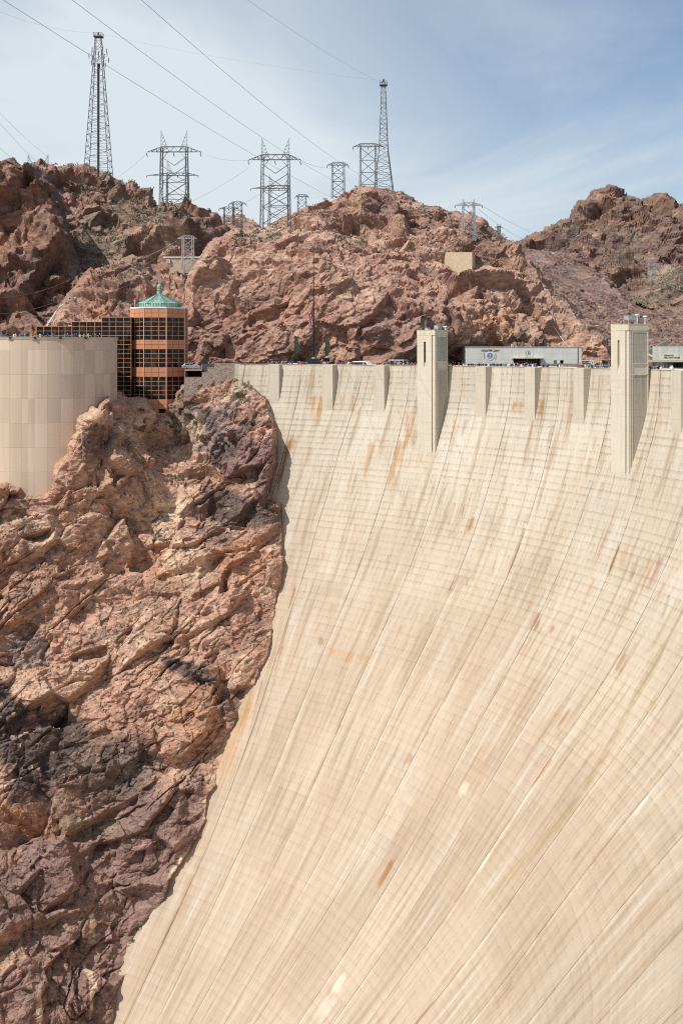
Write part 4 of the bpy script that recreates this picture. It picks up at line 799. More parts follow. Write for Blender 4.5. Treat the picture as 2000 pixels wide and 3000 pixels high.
def winged(px, label):
    e = empty('winged_statue', (Xs(px, YM), YM, -1.2), math.radians(-72)); tag(e, label, 'statue', 'winged bronze statues of the monument')
    z0 = Zs(1047, YM) + 1.2
    b = MB(); b.box(-.55, .55, -.6, .9, 0, z0 - .35); b.box(-.62, .95, -.66, 1.0, z0 - .35, z0 - .1); b.build('pedestal', M['diorite'], e)
    V = [(0, .1, .55), (0, .12, 1.0), (0, .12, 1.45), (0, .1, 1.72), (0, .05, 1.98), (-.3, .1, 1.5), (-.42, 0, 2.1), (-.36, -.05, 2.75), (.3, .1, 1.5), (.42, 0, 2.1), (.36, -.05, 2.75), (-.2, -.35, .6), (-.2, -.42, .05), (.2, -.35, .6), (.2, -.42, .05), (-.2, -.6, .02), (.2, -.6, .02)]
    E = [(0, 1), (1, 2), (2, 3), (3, 4), (2, 5), (5, 6), (6, 7), (2, 8), (8, 9), (9, 10), (0, 11), (11, 12), (0, 13), (13, 14), (12, 15), (14, 16)]
    R = [.26, .24, .3, .12, .17, .14, .11, .08, .14, .11, .08, .17, .11, .17, .11, .09, .09]
    o = link('figure', skin_mesh('figure', [(x * .9, y, z + z0 - .1) for x, y, z in V], E, R, [M['bronze']], lambda c: 0), None, e)
    for sg in (-1, 1):
        b = MB(); prof = [(0.0, .75), (.62, 1.5), (.80, 2.2), (.62, 3.4), (.34, 4.9), (.06, 5.7), (-.10, 5.6), (-.16, 4.0), (-.14, 2.0)]
        vs = [(sg * .40 + t + (.0 if sg < 0 else 0), .25 + y * 1.1, z + z0 - .1) for t in (-.07, .07) for (y, z) in prof]
        vs = [(x + (v_[1] - .25) * .65, y, z) for (x, y, z), v_ in zip(vs, vs)]
        n = len(prof); b.add(vs, [tuple(range(n)), tuple(range(2 * n - 1, n - 1, -1))] + [(i, n + i, n + (i + 1) % n, (i + 1) % n) for i in range(n)]); b.build('wing', M['bronze'], e)
    return e
winged(862.5, 'dark bronze winged statue standing left of the flagpole'); winged(953.5, 'dark bronze winged statue standing right of the flagpole')

# ------------------------------------------------------------------ exhibit building
def text_obj(name, body, size, mat, parent, loc, rot=(math.pi / 2, 0, 0), ext=.03, align='CENTER', xs=1.0):
    cu = bpy.data.curves.new(name, 'FONT'); cu.body = body; cu.size = size; cu.extrude = ext; cu.align_x = align
    t = bpy.data.objects.new(name, cu); COL.objects.link(t); dg = bpy.context.evaluated_depsgraph_get(); dg.update()
    me = bpy.data.meshes.new_from_object(t.evaluated_get(dg)); bpy.data.objects.remove(t); bpy.data.curves.remove(cu); me.materials.clear()
    o = link(name, me, mat, parent, loc); o.rotation_euler = rot; o.scale = (xs, 1, 1); return o
M['ink'] = simple_mat('black_letters', (.03, .03, .03), .6)
A_ = Vector((Xs(1366.5, 313), 313, -1.2)); B_ = Vector((Xs(1702, 315), 315, -1.2)); LEN = (B_ - A_).length
ex = empty('exhibit_building', A_, math.atan2(B_.y - A_.y, B_.x - A_.x)); tag(ex, 'long low grey concrete building with the blue round emblem on its front', 'building')
def ext(px):     # photo column -> distance along the front
    d = Vector(((px - 1000) / F, 1)); u = (B_ - A_).normalized(); den = u.x - d.x * u.y
    return (d.x * A_.y - A_.x) / den
def exz(py, px): return Zs(py, A_.y + (B_ - A_).normalized().y * ext(px)) + 1.2
HT = 5.3
d0, d1 = ext(1503), ext(1583); g0, g1 = ext(1639.5), ext(1650)
b = MB(); b.box(0, d0, 0, 9, 0, HT); b.box(d1, g0, 0, 9, 0, HT); b.box(g1, LEN, 0, 9, 0, HT); b.box(d0, d1, 0, 9, 2.15, HT); b.box(g0, g1, 0, 9, 1.75, HT); b.box(d0, d1, 1.6, 9, 0, 2.15); b.box(g0, g1, 1.2, 9, 0, 1.75); b.build('wall', M['grey'], ex)
b = MB(); b.box(-.12, LEN + .12, -.12, 9.1, HT, HT + .16); b.build('roof_coping', M['grey'], ex)
b = MB(); b.box(d0 - .5, d1 + .6, -1.2, .0, 2.2, 2.42); b.build('canopy', simple_mat('pale_canopy', (.5, .46, .38), .8), ex)
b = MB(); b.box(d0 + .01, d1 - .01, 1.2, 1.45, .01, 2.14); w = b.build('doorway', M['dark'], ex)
b = MB()
for k in range(10): x = d0 + .05 + (d1 - d0 - .1) * k / 9; b.box(x - .06, x + .06, 1.05, 1.199, 0, 2.14)
b.box(d0 + 1.7, d1 - 2.2, 1.08, 1.198, 1.25, 1.37); b.build('door_frame', simple_mat('yellow_frame', (.42, .33, .16), .6), w)
b = MB(); b.box(g0 + .01, g1 - .01, .9, 1.1, .01, 1.74); b.build('garage_shade', M['dark'], ex)  # near-black slab in place of the shade inside the garage
b = MB(); x = ext(1625); b.box(x - .42, x + .42, -.03, .1, .01, 1.75); b.build('door', simple_mat('blue_grey_door', (.12, .16, .2), .5), ex)
b = MB(); x = ext(1691); b.tube([(x, -.12, 0), (x, -.12, HT)], .09, 6); b.build('drainpipe', simple_mat('dark_drainpipe', (.08, .08, .08), .6), ex)
for x0_, x1_, h_ in ((-.3, ext(1503), .72), (ext(1595), LEN + 2, .85)): b = MB(); b.box(x0_, x1_, -2.2, -1.7, 0, h_); b.build('low_stone_wall', M['stone'], ex)
cxm = (ext(1411) + ext(1458.5)) / 2
text_obj('lettering', 'HOOVER DAM', .92, M['ink'], ex, (cxm, -.04, exz(1030.4, 1434)), xs=.82)
for px, s in ((1418, '1931'), (1450.8, '1935')):
    for k, ch in enumerate(s): text_obj('digit', ch, .52, M['ink'], ex, (ext(px), -.04, exz(1037.5, px) - k * .47))
ec = Vector((ext(1434.5), 0, exz(1042.5, 1434.5)))
M['emblem_blue'] = simple_mat('emblem_blue', (.10, .30, .55), .5, var=.2, scale=2); M['emblem_light'] = simple_mat('emblem_light', (.45, .62, .72), .5); M['emblem_brown'] = simple_mat('emblem_brown', (.28, .16, .14), .6)
em = empty('emblem', (0, 0, 0)); em.parent = ex; em.location = ec
def disc(r0, r1, y0, y1, n=40):
    b = MB()
    for k in range(n):
        a, c = 2 * math.pi * k / n, 2 * math.pi * (k + 1) / n
        ca = [(math.cos(t) * r, y, math.sin(t) * r) for t, r, y in ((a, r0, y0), (c, r0, y0), (c, r1, y0), (a, r1, y0), (a, r0, y1), (c, r0, y1), (c, r1, y1), (a, r1, y1))]
        b.add(ca, [(0, 1, 2, 3), (4, 7, 6, 5), (3, 2, 6, 7), (0, 4, 5, 1)])
    return b
disc(.86, 1.12, -.10, 0).build('ring', M['white'], em); disc(0.001, .86, -.07, 0).build('disc', M['emblem_blue'], em)
b = MB(); b.add([(0, -.09, .62), (-.34, -.09, -.15), (.34, -.09, -.15)], [(0, 1, 2)]); b.add([(0, -.078, .62), (-.34, -.078, -.15), (.34, -.078, -.15)], [(0, 2, 1)]); b.box(-.5, .5, -.088, -.075, -.62, -.48); b.build('peak_shape', M['emblem_light'], em)
for x0_ in (-.42, .18): b = MB(); b.box(x0_, x0_ + .24, -.092, -.074, -.42, .02); b.build('figure_shape', M['emblem_brown'], em)
ck = empty('clock', (0, 0, 0)); ck.parent = ex; ck.location = (ext(1544.7), -.05, exz(1034, 1544.7))
b = MB()
for k in range(12): t = math.pi / 6 * k; x, z = .62 * math.sin(t), .62 * math.cos(t); b = MB(); b.box(x - .05, x + .05, -.06, .04, z - .06, z + .06); b.build('hour_mark', M['ink'], ck)
b = MB(); b.bar((0, -.06, 0), (.42, -.06, -.22), .10, .05); b.build('hand', M['ink'], ck); b = MB(); b.bar((-.1, -.08, -.05), (.22, -.08, .26), .12, .07); b.build('hand', M['ink'], ck)
text_obj('lettering', 'EXHIBITS', .46, simple_mat('bronze_letters', (.22, .17, .09), .5), ex, (ext(1546), -1.1, 2.43), xs=1.35)

# ------------------------------------------------------------------ spillway house
YH = 300.0
sh = empty('spillway_house', (Xs(1934, YH), YH, -1.2)); tag(sh, 'low pale building with a flat canopy at the right edge of the crest', 'building')
def sx(px): return Xs(px, YH) - Xs(1934, YH)
pale_green = simple_mat('pale_greenish_render', (.52, .53, .47), .9, var=.12, scale=.8, streak=True)
b = MB(); b.box(0, sx(2080), 0, 8, 1.85, Zs(1015.7, YH) + 1.2); b.box(sx(1946), sx(1970), .02, 8, 0, 1.849); b.box(sx(1970), sx(2080), 1.2, 8, 0, 1.849); b.build('wall', pale_green, sh)
b = MB(); b.box(-.05, sx(2081), -.05, 8.05, Zs(1015.7, YH) + 1.2, Zs(1015.7, YH) + 1.32); b.build('coping', M['pale'], sh)
b = MB(); b.box(sx(1881), sx(2080), -3.2, -.01, 1.42, 2.0); b.build('canopy', simple_mat('cream_canopy', (.55, .5, .41), .8), sh)
for p in (1909, 1942.5, 1996): b = MB(); b.box(sx(p) - .25, sx(p) + .25, -2.4, -1.9, 0, 1.419); b.build('column', M['side'], sh)
b = MB(); b.box(sx(1971), sx(2079), .9, 1.1, .01, 1.84); w = b.build('glass_front', M['glass'], sh)
b = MB()
for k in range(12): x = sx(1971) + k * .8; b.box(x, x + .08, .78, .899, 0, 1.84)
b.build('frame', M['pale'], w)
text_obj('lettering', 'HOOVER DAM', .40, M['ink'], sh, (sx(1944), -.05, Zs(1042.6, YH) + 1.2), align='LEFT', xs=.9)
text_obj('lettering', 'SPILLWAY HOUSE', .62, M['ink'], sh, (sx(1944), -.05, Zs(1050, YH) + 1.2), align='LEFT', xs=.82)
b = MB(); b.box(sx(1990) - .3, sx(1990) + .3, -3.6, -3.3, 0, .3); b.bar((sx(1990), -3.5, 0), (sx(1990), -3.5, 1.7), .08); b.box(sx(1987), sx(1993), -3.6, -3.4, 1.1, 1.7)
b = MB()
a1, a2 = P(1889, 1030, 333), P(1958, 994, 337)
b.hexa([a1 + Vector((0, 0, -1.6)), a2 + Vector((0, 0, -1.6)), a2 + Vector((0, .6, -1.6)), a1 + Vector((0, .6, -1.6))], [a1, a2, a2 + Vector((0, .6, 0)), a1 + Vector((0, .6, 0))])
tag(b.build('stair_wall', M['side']), 'sloping concrete stair wall climbing the slope right of the right tower', 'wall')
b = MB(); a1, a2 = P(1896, 1034, 326), P(1934, 1054, 322); b.hexa([a1 + Vector((0, 0, -.5)), a2 + Vector((0, 0, -.5)), a2 + Vector((0, .5, -.5)), a1 + Vector((0, .5, -.5))], [a1, a2, a2 + Vector((0, .5, 0)), a1 + Vector((0, .5, 0))])
tag(b.build('low_wall', M['pale']), 'thin pale wall sloping down to the spillway house canopy', 'wall')

# ------------------------------------------------------------------ retaining walls and pipes on the hillside
M['buff'] = simple_mat('buff_concrete', (.52, .42, .31), .9, var=.1, scale=.8)
YA, YB = 368, 349; a1, a2 = Vector((Xs(1276, YA), YA, 0)), Vector((Xs(1382, YB), YB, 0)); zt = Zs(741, 360)
rw = empty('retaining_wall', (a1 + a2) / 2 + Vector((0, 0, 25))); tag(rw, 'buff square retaining wall set into the right side of the cliff', 'wall')
b = MB(); z1a, z1b = Zs(741, YA), Zs(741, YB); dd = Vector((.9, 5, 0)).normalized() * 14
b.hexa([a1 + Vector((0, 0, z1a - 9)), a2 + Vector((0, 0, z1b - 9)), a2 + dd + Vector((0, 0, z1b - 9)), a1 + dd + Vector((0, 0, z1a - 9))], [a1 + Vector((0, 0, z1a)), a2 + Vector((0, 0, z1b)), a2 + dd + Vector((0, 0, z1b)), a1 + dd + Vector((0, 0, z1a))]); wpart(rw, b, 'slab', M['buff'])
b = MB(); k3 = Vector((0, -.05, 0)); b.hexa([a1 + k3 + Vector((0, 0, z1a)), a2 + k3 + Vector((0, 0, z1b)), a2 + dd + Vector((0, 0, z1b)), a1 + dd + Vector((0, 0, z1a))], [a1 + k3 + Vector((0, 0, z1a + .25)), a2 + k3 + Vector((0, 0, z1b + .25)), a2 + dd + Vector((0, 0, z1b + .25)), a1 + dd + Vector((0, 0, z1a + .25))]); wpart(rw, b, 'coping', M['buff'])
YR = 358.0
rd = empty('road_wall', (Xs(545, YR), YR, Zs(765, YR))); tag(rd, 'long buff road wall with a white barrier behind the small pylon', 'wall')
b = MB(); b.box(Xs(500, YR), Xs(640, YR), YR, YR + 3, Zs(800, YR), Zs(755, YR)); b.box(Xs(488, YR), Xs(500, YR), YR - .6, YR + 3, Zs(772, YR), Zs(759, YR)); wpart(rd, b, 'wall_face', M['buff'])
b = MB(); b.box(Xs(478, YR), Xs(640, YR), YR - .3, YR, Zs(755, YR), Zs(752, YR)); wpart(rd, b, 'barrier', M['white'])
# ------------------------------------------------------------------ pylons, masts and power lines
M['pylon'] = simple_mat('dark_lattice_steel', (.125, .135, .145), .55, .3); M['pylon_light'] = simple_mat('silver_lattice_steel', (.40, .42, .43), .5, .3); M['wire'] = simple_mat('conductor', (.22, .23, .24), .5, .3); M['insul'] = simple_mat('brown_insulator', (.05, .035, .035), .4)
def lattice(b, c0, c1, h0, h1, n, w, wb, flip=0):
    """four-legged lattice column from c0 (half sizes h0) to c1 (half sizes h1)"""
    c0 = Vector(c0); c1 = Vector(c1); rings = []
    for i in range(n + 1):
        t = i / n; c = c0.lerp(c1, t); hx = h0[0] + (h1[0] - h0[0]) * t; hy = h0[1] + (h1[1] - h0[1]) * t
        rings.append([c + Vector((sx_ * hx, sy_ * hy, 0)) for sx_, sy_ in ((-1, -1), (1, -1), (1, 1), (-1, 1))])
    for k in range(4):
        b.bar(rings[0][k], rings[n][k], w)
        for i in range(n):
            j = (k + 1) % 4
            if (i + flip) % 2: b.bar(rings[i][k], rings[i + 1][j], wb)
            else: b.bar(rings[i][j], rings[i + 1][k], wb)
            if i: b.bar(rings[i][k], rings[i][j], wb)
    return rings
def pylon(name, label, cl, cr, ya, yb, Y, over, peak=None, mat=None, w=.2, group='lattice pylons on the hills', ybr=None, sub=0):
    """cl/cr: photo columns of the two legs, ya: crossarm, yb: foot, over: crossarm overhang (l, r) in photo pixels, peak: earth-wire peak"""
    mat = mat or M['pylon']; s = Y / F; xc = Xs((cl + cr) / 2, Y); e = empty(name, (xc, Y, Zs(yb, Y))); tag(e, label, 'pylon', group)
    hw = (cr - cl) / 2 * s; H = (yb - ya) * s; hb = hw * 1.06; leg = max(.35, H * .022); w = w * .85; wb = w * .55
    zr = -(ybr - yb) * s if ybr else 0
    for sg, zb in ((-1, 0), (1, zr)):
        b = MB(); lattice(b, (sg * hb, 0, zb), (sg * hw, 0, H + .06 * H), (leg, leg * 3.2), (leg * .75, leg * .9), max(6, int(H / 2.6)), w, wb); b.build('leg', mat, e)
        if peak:
            hp = (ya - peak) * s; b = MB(); b.bar((sg * (hw + leg * .4), 0, H + .0), (sg * (hw + leg * .4), 0, H + hp), w * .9, w * .5); top = Vector((sg * (hw + leg * .4), 0, H + hp)); ft = Vector((sg * hw * .42, 0, H))
            b.bar(ft, top, w * .8, w * .5)
            for i in range(1, 6):
                t = i / 6; a = Vector((top.x, 0, H + hp * t)); c = ft.lerp(top, t); b.bar(a, c, wb); b.bar(Vector((top.x, 0, H + hp * (t - .16))), c, wb)
            b.build('peak', mat, e)
    d = H * .075 if H > 8 else .8; b = MB(); L = -hw - over[0] * s; Rr = hw + over[1] * s; dy = leg * 1.2
    for y in (-dy, dy):
        b.bar((-hw, y, H + d), (hw, y, H + d), w * .9); b.bar((L, 0, H), (-hw, y, H), w * .8); b.bar((hw, y, H), (Rr, 0, H), w * .8); b.bar((-hw, y, H), (hw, y, H), w * .9)
        b.bar((L, 0, H), (-hw, y, H + d), w * .7); b.bar((Rr, 0, H), (hw, y, H + d), w * .7)
        n = 6
        for i in range(n): x0, x1 = -hw + 2 * hw * i / n, -hw + 2 * hw * (i + 1) / n; b.bar((x0, y, H + (d if i % 2 else 0)), (x1, y, H + (0 if i % 2 else d)), wb)
        for sg, xe in ((-1, L), (1, Rr)):
            for t in (.35, .7): x = sg * hw + (xe - sg * hw) * t; b.bar((x, y * (1 - t), H), (x, y * (1 - t), H + d * (1 - t)), wb); b.bar((x, y * (1 - t), H), (sg * hw + (xe - sg * hw) * (t - .35), y * (1 - t + .35), H + d * (1 - t + .35)), wb)
    b.build('crossarm', mat, e)
    b = MB(); n = max(2, round((H * .78) / (2 * hw * .62))); z0 = H * .06; zt_ = H * .80 if peak else H * .97
    for y in (-leg, leg):
        for i in range(n):
            za, zb = z0 + (zt_ - z0) * i / n, z0 + (zt_ - z0) * (i + 1) / n
            b.bar((-hw, y, za), (hw, y, zb), w * .6); b.bar((hw, y, za), (-hw, y, zb), w * .6); b.bar((-hw, y, za), (hw, y, za), w * .6)
        if peak:
            b.bar((-hw, y, H * .98), (-hw * .45, y, H), w * .5); b.bar((-hw, y, H * .93), (0, y, zt_), w * .6); b.bar((hw, y, H * .93), (0, y, zt_), w * .6); b.bar((-hw, y, H * .88), (-hw * .5, y, H), w * .5); b.bar((hw, y, H * .88), (hw * .5, y, H), w * .5)
    b.build('bracing', mat, e)
    for x in (L, 0, Rr):
        b = MB(); l = max(.8, H * .075); b.tube([(x, 0, H - .05), (x - .12 * l, 0, H - l * .5), (x + .1 * l, 0, H - l)], [w * .5, w * .9, w * .5], 6); b.build('insulator', M['insul'], e)
    return e
P1 = pylon('pylon', 'tall twin-peaked pylon with the longest legs on the saddle right of the cellular mast', 474, 547, 445, 645, 470, (42, 42), 382, w=.24, ybr=625)
pylon('pylon', 'shorter twin-peaked pylon standing half hidden behind the tall saddle pylon', 491, 551, 514, 612, 505, (60, 30), 470, w=.22)
P3 = pylon('pylon', 'tall twin-peaked pylon on the left shoulder of the broad red cliff', 769, 845, 468, 668, 376, (40, 36), 405, w=.2)
pylon('pylon', 'pylon standing behind the tall cliff shoulder pylon, its crossarm below mid height', 790, 846, 552, 664, 392, (54, 4), 512, w=.18)
pylon('pylon', 'narrow flat-topped pylon alone on the left slope of the cliff top', 974, 1007, 484, 582, 425, (16, 14), None, w=.2)
pylon('pylon', 'flat-topped pylon partly behind the striped-height lattice mast on the cliff top'.replace('striped-height ', ''), 1056, 1100, 430, 548, 440, (22, 24), None, w=.22)
pylon('pylon', 'small flat-topped pylon left of its twin in the gap between the hills', 657, 685, 612, 690, 560, (15, 14), None, w=.26)
pylon('pylon', 'small flat-topped pylon right of its twin in the gap between the hills', 683, 708, 598, 690, 600, (12, 14), None, w=.28)
pylon('pylon', 'tiny distant flat-topped pylon between the two shoulder pylons', 873, 896, 576, 650, 600, (8, 8), None, w=.26)
Y10 = float(SHEETS['cliff'](np.array(1390.), np.array(712.))) - 4
P10 = pylon('pylon', 'silver pylon with two short peaks on the right shoulder of the cliff', 1356, 1388, 602, 708, Y10, (24, 24), 582, M['pylon_light'], w=.22)
P11 = pylon('pylon', 'small silver pylon in front of the buff road wall', 537, 565, 699, 806, 352.5, (17, 12), None, M['pylon_light'], w=.17)
pylon('pylon', 'tiny pylon far off in the saddle left of the craggy peak', 1456.5, 1463.5, 666, 690, 800, (7, 7), 655, w=.25)
pylon('pylon', 'faint silver pylon on the slope below the craggy peak', 1899, 1917, 760, 828, 465, (8, 8), None, M['pylon_light'], w=.1)
pylon('pylon', 'pylon behind the left hill with only its two peaks showing', 84, 141, 490, 620, 480, (30, 30), 453, w=.26)

def mast(label, px, ytop, ybot, Y, wb_px, wt_px, platform, extra=False, mid=None):
    s = Y / F; e = empty('lattice_mast', (Xs(px, Y), Y, Zs(ybot, Y))); tag(e, label, 'mast'); H = (ybot - ytop) * s; hb, ht = wb_px / 2 * s, wt_px / 2 * s
    b = MB(); n = 20
    if mid: hm, zm = mid[0] / 2 * s, (ybot - mid[1]) * s; lattice(b, (0, 0, 0), (0, 0, zm), (hb, hb), (hm, hm), 7, .26, .11); lattice(b, (0, 0, zm), (0, 0, H), (hm, hm), (ht, ht), 13, .22, .10)
    else: lattice(b, (0, 0, 0), (0, 0, H), (hb, hb), (ht, ht), 24, .23, .10)
    b.build('lattice_body', M['pylon'], e)
    pz_ = (ybot - platform) * s; b = MB(); q = ht + .75; b.box(-q, q, -q, q, pz_ - .15, pz_ + .1)
    for x in (-q, q):
        for y in (-q, q): b.bar((x, y, pz_), (x, y, pz_ + 1.3), .1)
    for z in (.7, 1.3):
        for a, c in (((-q, -q), (q, -q)), ((q, -q), (q, q)), ((q, q), (-q, q)), ((-q, q), (-q, -q))): b.bar((*a, pz_ + z), (*c, pz_ + z), .09)
    b.build('platform', M['pylon'], e); b = MB(); b.lathe([(.3, H), (.38, H + .3), (.38, H + .9), (.1, H + 1.3)], 8); b.build('beacon', M['pylon'], e)
    if extra:
        b = MB(); b.box(-.42, .42, -.25, .25, .3, H * .80); b.build('cable_ladder', simple_mat('cable_ladder', (.04, .05, .055), .6), e)
        rnd_ = random.Random(3)
        for z_ in (148, 162, 176, 188):
            z = (ybot - z_) * s; hh = hb + (ht - hb) * z / H
            for a in range(6):
                t = a * math.pi / 3 + z_; r = hh + .5 + rnd_.random() * (2.2 if z_ < 180 else .8); x, y = r * math.cos(t), r * math.sin(t)
                g_ = MB(); g_.box(x - .14, x + .14, y - .12, y + .12, z - .9, z + 1.0); g_.bar((x * .5, y * .5, z), (x, y, z), .08); g_.build('antenna', M['pylon_light'] if a % 2 else M['pylon'], e)
    return e
mast('tall dark cellular mast with antennas near its top on the left hill', 289, 103, 520, 462, 72, 15, 108, True)
mast('tall slender lattice mast with a small platform on the central cliff top', 1123, 240, 560, 428, 56, 10, 250, mid=(26, 440))

def wire(label, pts, r=.05, sag=0.0):
    """pts: (photo column, photo row, distance) of support points; hangs in a shallow curve between them"""
    q = [P(*p) for p in pts]; out = []
    for a, c in zip(q[:-1], q[1:]):
        n = 28
        for i in range(n + (c is q[-1])): t = i / n; p = a.lerp(c, t); p.z -= sag * 4 * t * (1 - t); out.append(p)
    b = MB(); b.tube(out, r, 5); tag(b.build('power_line', M['wire']), label, 'power line', 'overhead power lines')
wire('leftmost long cable crossing in front of the cellular mast', [(-60, -45, 150), (971, 578, 425)], .034, 1.2)
wire('long cable running from the top edge down to the narrow flat-topped pylon', [(160, -40, 150), (971, 526, 425)], .034, 1.6)
wire('rightmost long dark cable running down towards the cliff top mast', [(370, -40, 150), (1054, 512, 436)], .034, 1.8)
wire('faint thin wire running from the top edge to the tip of the cliff top mast', [(690, -25, 170), (1113, 240, 430)], .02, 1.0)
wire('thin wire sagging between the tips of the two tall masts', [(0, 35, 330), (280, 96, 462), (1117, 236, 430)], .02, 1.5)
wire('thin wire falling from the left edge over the left hill to the first hidden peak', [(-30, 325, 300), (110, 475, 470)], .036, .6)
wire('thin wire falling lower from the left edge behind the left hill', [(-30, 405, 300), (75, 492, 470)], .036, .5)
wire('faint upper wire falling from the left edge to the second hidden peak', [(-30, 300, 300), (141, 460, 478)], .03, .6)
wire('wire from the tall saddle pylon down behind the left hill', [(430, 450, 470), (345, 520, 520)], .04, .4)
wire('wire from the saddle pylon crossarm to the shoulder pylon crossarm', [(589, 447, 470), (729, 470, 376)], .035, 1.2)
wire('lower wire passing right of the saddle pylon behind the small twin pylons', [(540, 600, 520), (729, 492, 376)], .035, .8)
wire('wire rising from the saddle to the shoulder pylon, below the others', [(585, 660, 420), (840, 520, 392)], .035, .8)
wire('wire from the shoulder pylon to the narrow flat-topped pylon', [(881, 470, 376), (974, 492, 425)], .035, .8)
wire('upper wire leaving the silver shoulder pylon to the right', [(1412, 602, Y10), (1560, 680, 700)], .05, 1.0)
wire('lower wire leaving the silver shoulder pylon to the right', [(1400, 612, Y10), (1530, 700, 700)], .05, 1.0)
wire('topmost pale wire crossing the dark rocks at the left edge', [(-30, 872, 300), (240, 800, 352), (520, 705, 352)], .05, 2.0)
wire('middle pale wire crossing the dark rocks at the left edge', [(-30, 920, 300), (250, 842, 330), (537, 702, 352)], .05, 2.0)
wire('lowest pale wire running from the left edge to behind the green roof', [(-30, 962, 300), (470, 795, 345), (575, 702, 352)], .05, 1.4)

# ------------------------------------------------------------------ vehicles
M['car_white'] = simple_mat('white_car_paint', (.78, .78, .77), .25, spec=.5, var=.03); M['tyre'] = simple_mat('tyre', (.02, .02, .02), .9); M['car_glass'] = simple_mat('car_glass', (.015, .018, .022), .1, spec=.5); M['chrome'] = simple_mat('bright_trim', (.6, .6, .6), .3, .8); M['lamp_red'] = simple_mat('tail_lamp', (.4, .02, .02), .4); M['car_dark'] = simple_mat('dark_car_paint', (.03, .035, .045), .25, spec=.5); M['car_silver'] = simple_mat('silver_car_paint', (.4, .42, .44), .3, .4, .5)
def vehicle(name, label, cat, loc, rz, L, Wd, prof, glass, paint, wheels=(.2, .8), rack=None):
    """prof: side outline (x 0..1, z in m) from the rear bottom over the roof to the front bottom; glass: side window outlines"""
    e = empty(name, loc, rz); tag(e, label, cat)
    bm = MB(); n = len(prof); pts = [(x * L - L / 2, z) for x, z in prof]; zt_ = max(z for _, z in pts); vs = []
    def wid(z): return Wd / 2 * (1 - .12 * max(0, (z - .95) / max(zt_ - .95, .2)))
    for sg in (-1, 1): vs += [(x, sg * wid(z), z) for x, z in pts]
    bm.add(vs, [tuple(range(n - 1, -1, -1)), tuple(range(n, 2 * n))] + [(i, (i + 1) % n, n + (i + 1) % n, n + i) for i in range(n)]); body = bm.build('body', paint, e)
    md = body.modifiers.new('bevel', 'BEVEL'); md.width = .05; md.segments = 2; md.limit_method = 'ANGLE'
    for sg in (-1, 1):
        for gl in glass:
            g_ = MB(); q = [(x * L - L / 2, sg * (wid(z) + .012), z) for x, z in gl]; m_ = len(q); g_.add(q + [(x, y - sg * .03, z) for x, y, z in q], [tuple(range(m_)) if sg < 0 else tuple(range(m_ - 1, -1, -1))] + [(i, (i + 1) % m_, m_ + (i + 1) % m_, m_ + i) for i in range(m_)]); g_.build('side_window', M['car_glass'], e)
        for w_ in wheels:
            wb_ = MB(); x = w_ * L - L / 2; r = .34; k = 16
            vs = [(x + r * math.cos(2 * math.pi * i / k), sg * Wd / 2 + yy, .34 + r * math.sin(2 * math.pi * i / k)) for yy in (-.12 * sg - .02, .02 * sg) for i in range(k)]
            wb_.add(vs, [tuple(range(k)), tuple(range(2 * k - 1, k - 1, -1))] + [(i, k + i, k + (i + 1) % k, (i + 1) % k) for i in range(k)]); t_ = wb_.build('wheel', M['tyre'], e)
            hb_ = MB(); vs = [(x + r * .55 * math.cos(2 * math.pi * i / k), sg * (Wd / 2 + .03), .34 + r * .55 * math.sin(2 * math.pi * i / k)) for i in range(k)]; hb_.add(vs + [(x, sg * (Wd / 2 + .045), .34)], [(i, (i + 1) % k, k) for i in range(k)]); hb_.build('rim', M['chrome'], t_)
        lb = MB(); lb.box(L / 2 - .12, L / 2 + .01, sg * Wd * .36 - .15, sg * Wd * .36 + .15, .62, .80); lb.build('headlight', M['chrome'], e)
        lb = MB(); lb.box(-L / 2 - .01, -L / 2 + .06, sg * Wd * .42 - .08, sg * Wd * .42 + .08, .75, 1.05); lb.build('tail_light', M['lamp_red'], e)
    return e
def road_pose(px, r): a = psi_at(px, r); return polar(a, r, -1.24), -a
VAN = [(0, .35), (0, 1.0), (.02, 1.95), (.05, 2.02), (.62, 2.02), (.70, 1.9), (.82, 1.28), (.97, 1.05), (1, .8), (1, .35)]
p, a = road_pose(1066, R0 + 5.0)
vehicle('van', 'white passenger van driving along the crest road', 'van', p, a, 5.3, 1.95, VAN, [[(.05, 1.25), (.05, 1.82), (.56, 1.82), (.56, 1.25)], [(.59, 1.25), (.59, 1.82), (.67, 1.82), (.775, 1.27)]], M['car_white'])
CAR = [(0, .3), (0, .85), (.08, 1.0), (.18, 1.42), (.30, 1.5), (.55, 1.48), (.72, 1.02), (.96, .85), (1, .6), (1, .3)]
CG = [[(.17, 1.02), (.22, 1.36), (.43, 1.41), (.43, 1.0)], [(.45, 1.0), (.45, 1.41), (.54, 1.38), (.67, 1.02)]]
p, a = road_pose(862, R0 + 5.2); vehicle('car', 'white car whose roof shows above the parapet left of the monument', 'car', p, a, 4.6, 1.8, CAR, CG, M['car_white'])
p, a = road_pose(735, R0 + 5.2); vehicle('car', 'dark boxy car near the left end of the crest', 'car', p, a, 4.4, 1.8, [(0, .3), (0, 1.0), (.03, 1.75), (.6, 1.75), (.74, 1.15), (.97, 1.0), (1, .3)], [[(.06, 1.12), (.07, 1.62), (.56, 1.62), (.69, 1.14)]], M['car_dark'])
p, a = road_pose(705, R0 + 5.0); vehicle('car', 'dark low car at the very left end of the crest road', 'car', p, a, 4.4, 1.8, CAR, CG, M['car_dark'])
p, a = road_pose(1216, R0 + 8.8); vehicle('car', 'silver car beside the left tower on the crest road', 'car', p, a, 4.4, 1.8, CAR, CG, M['car_silver'])
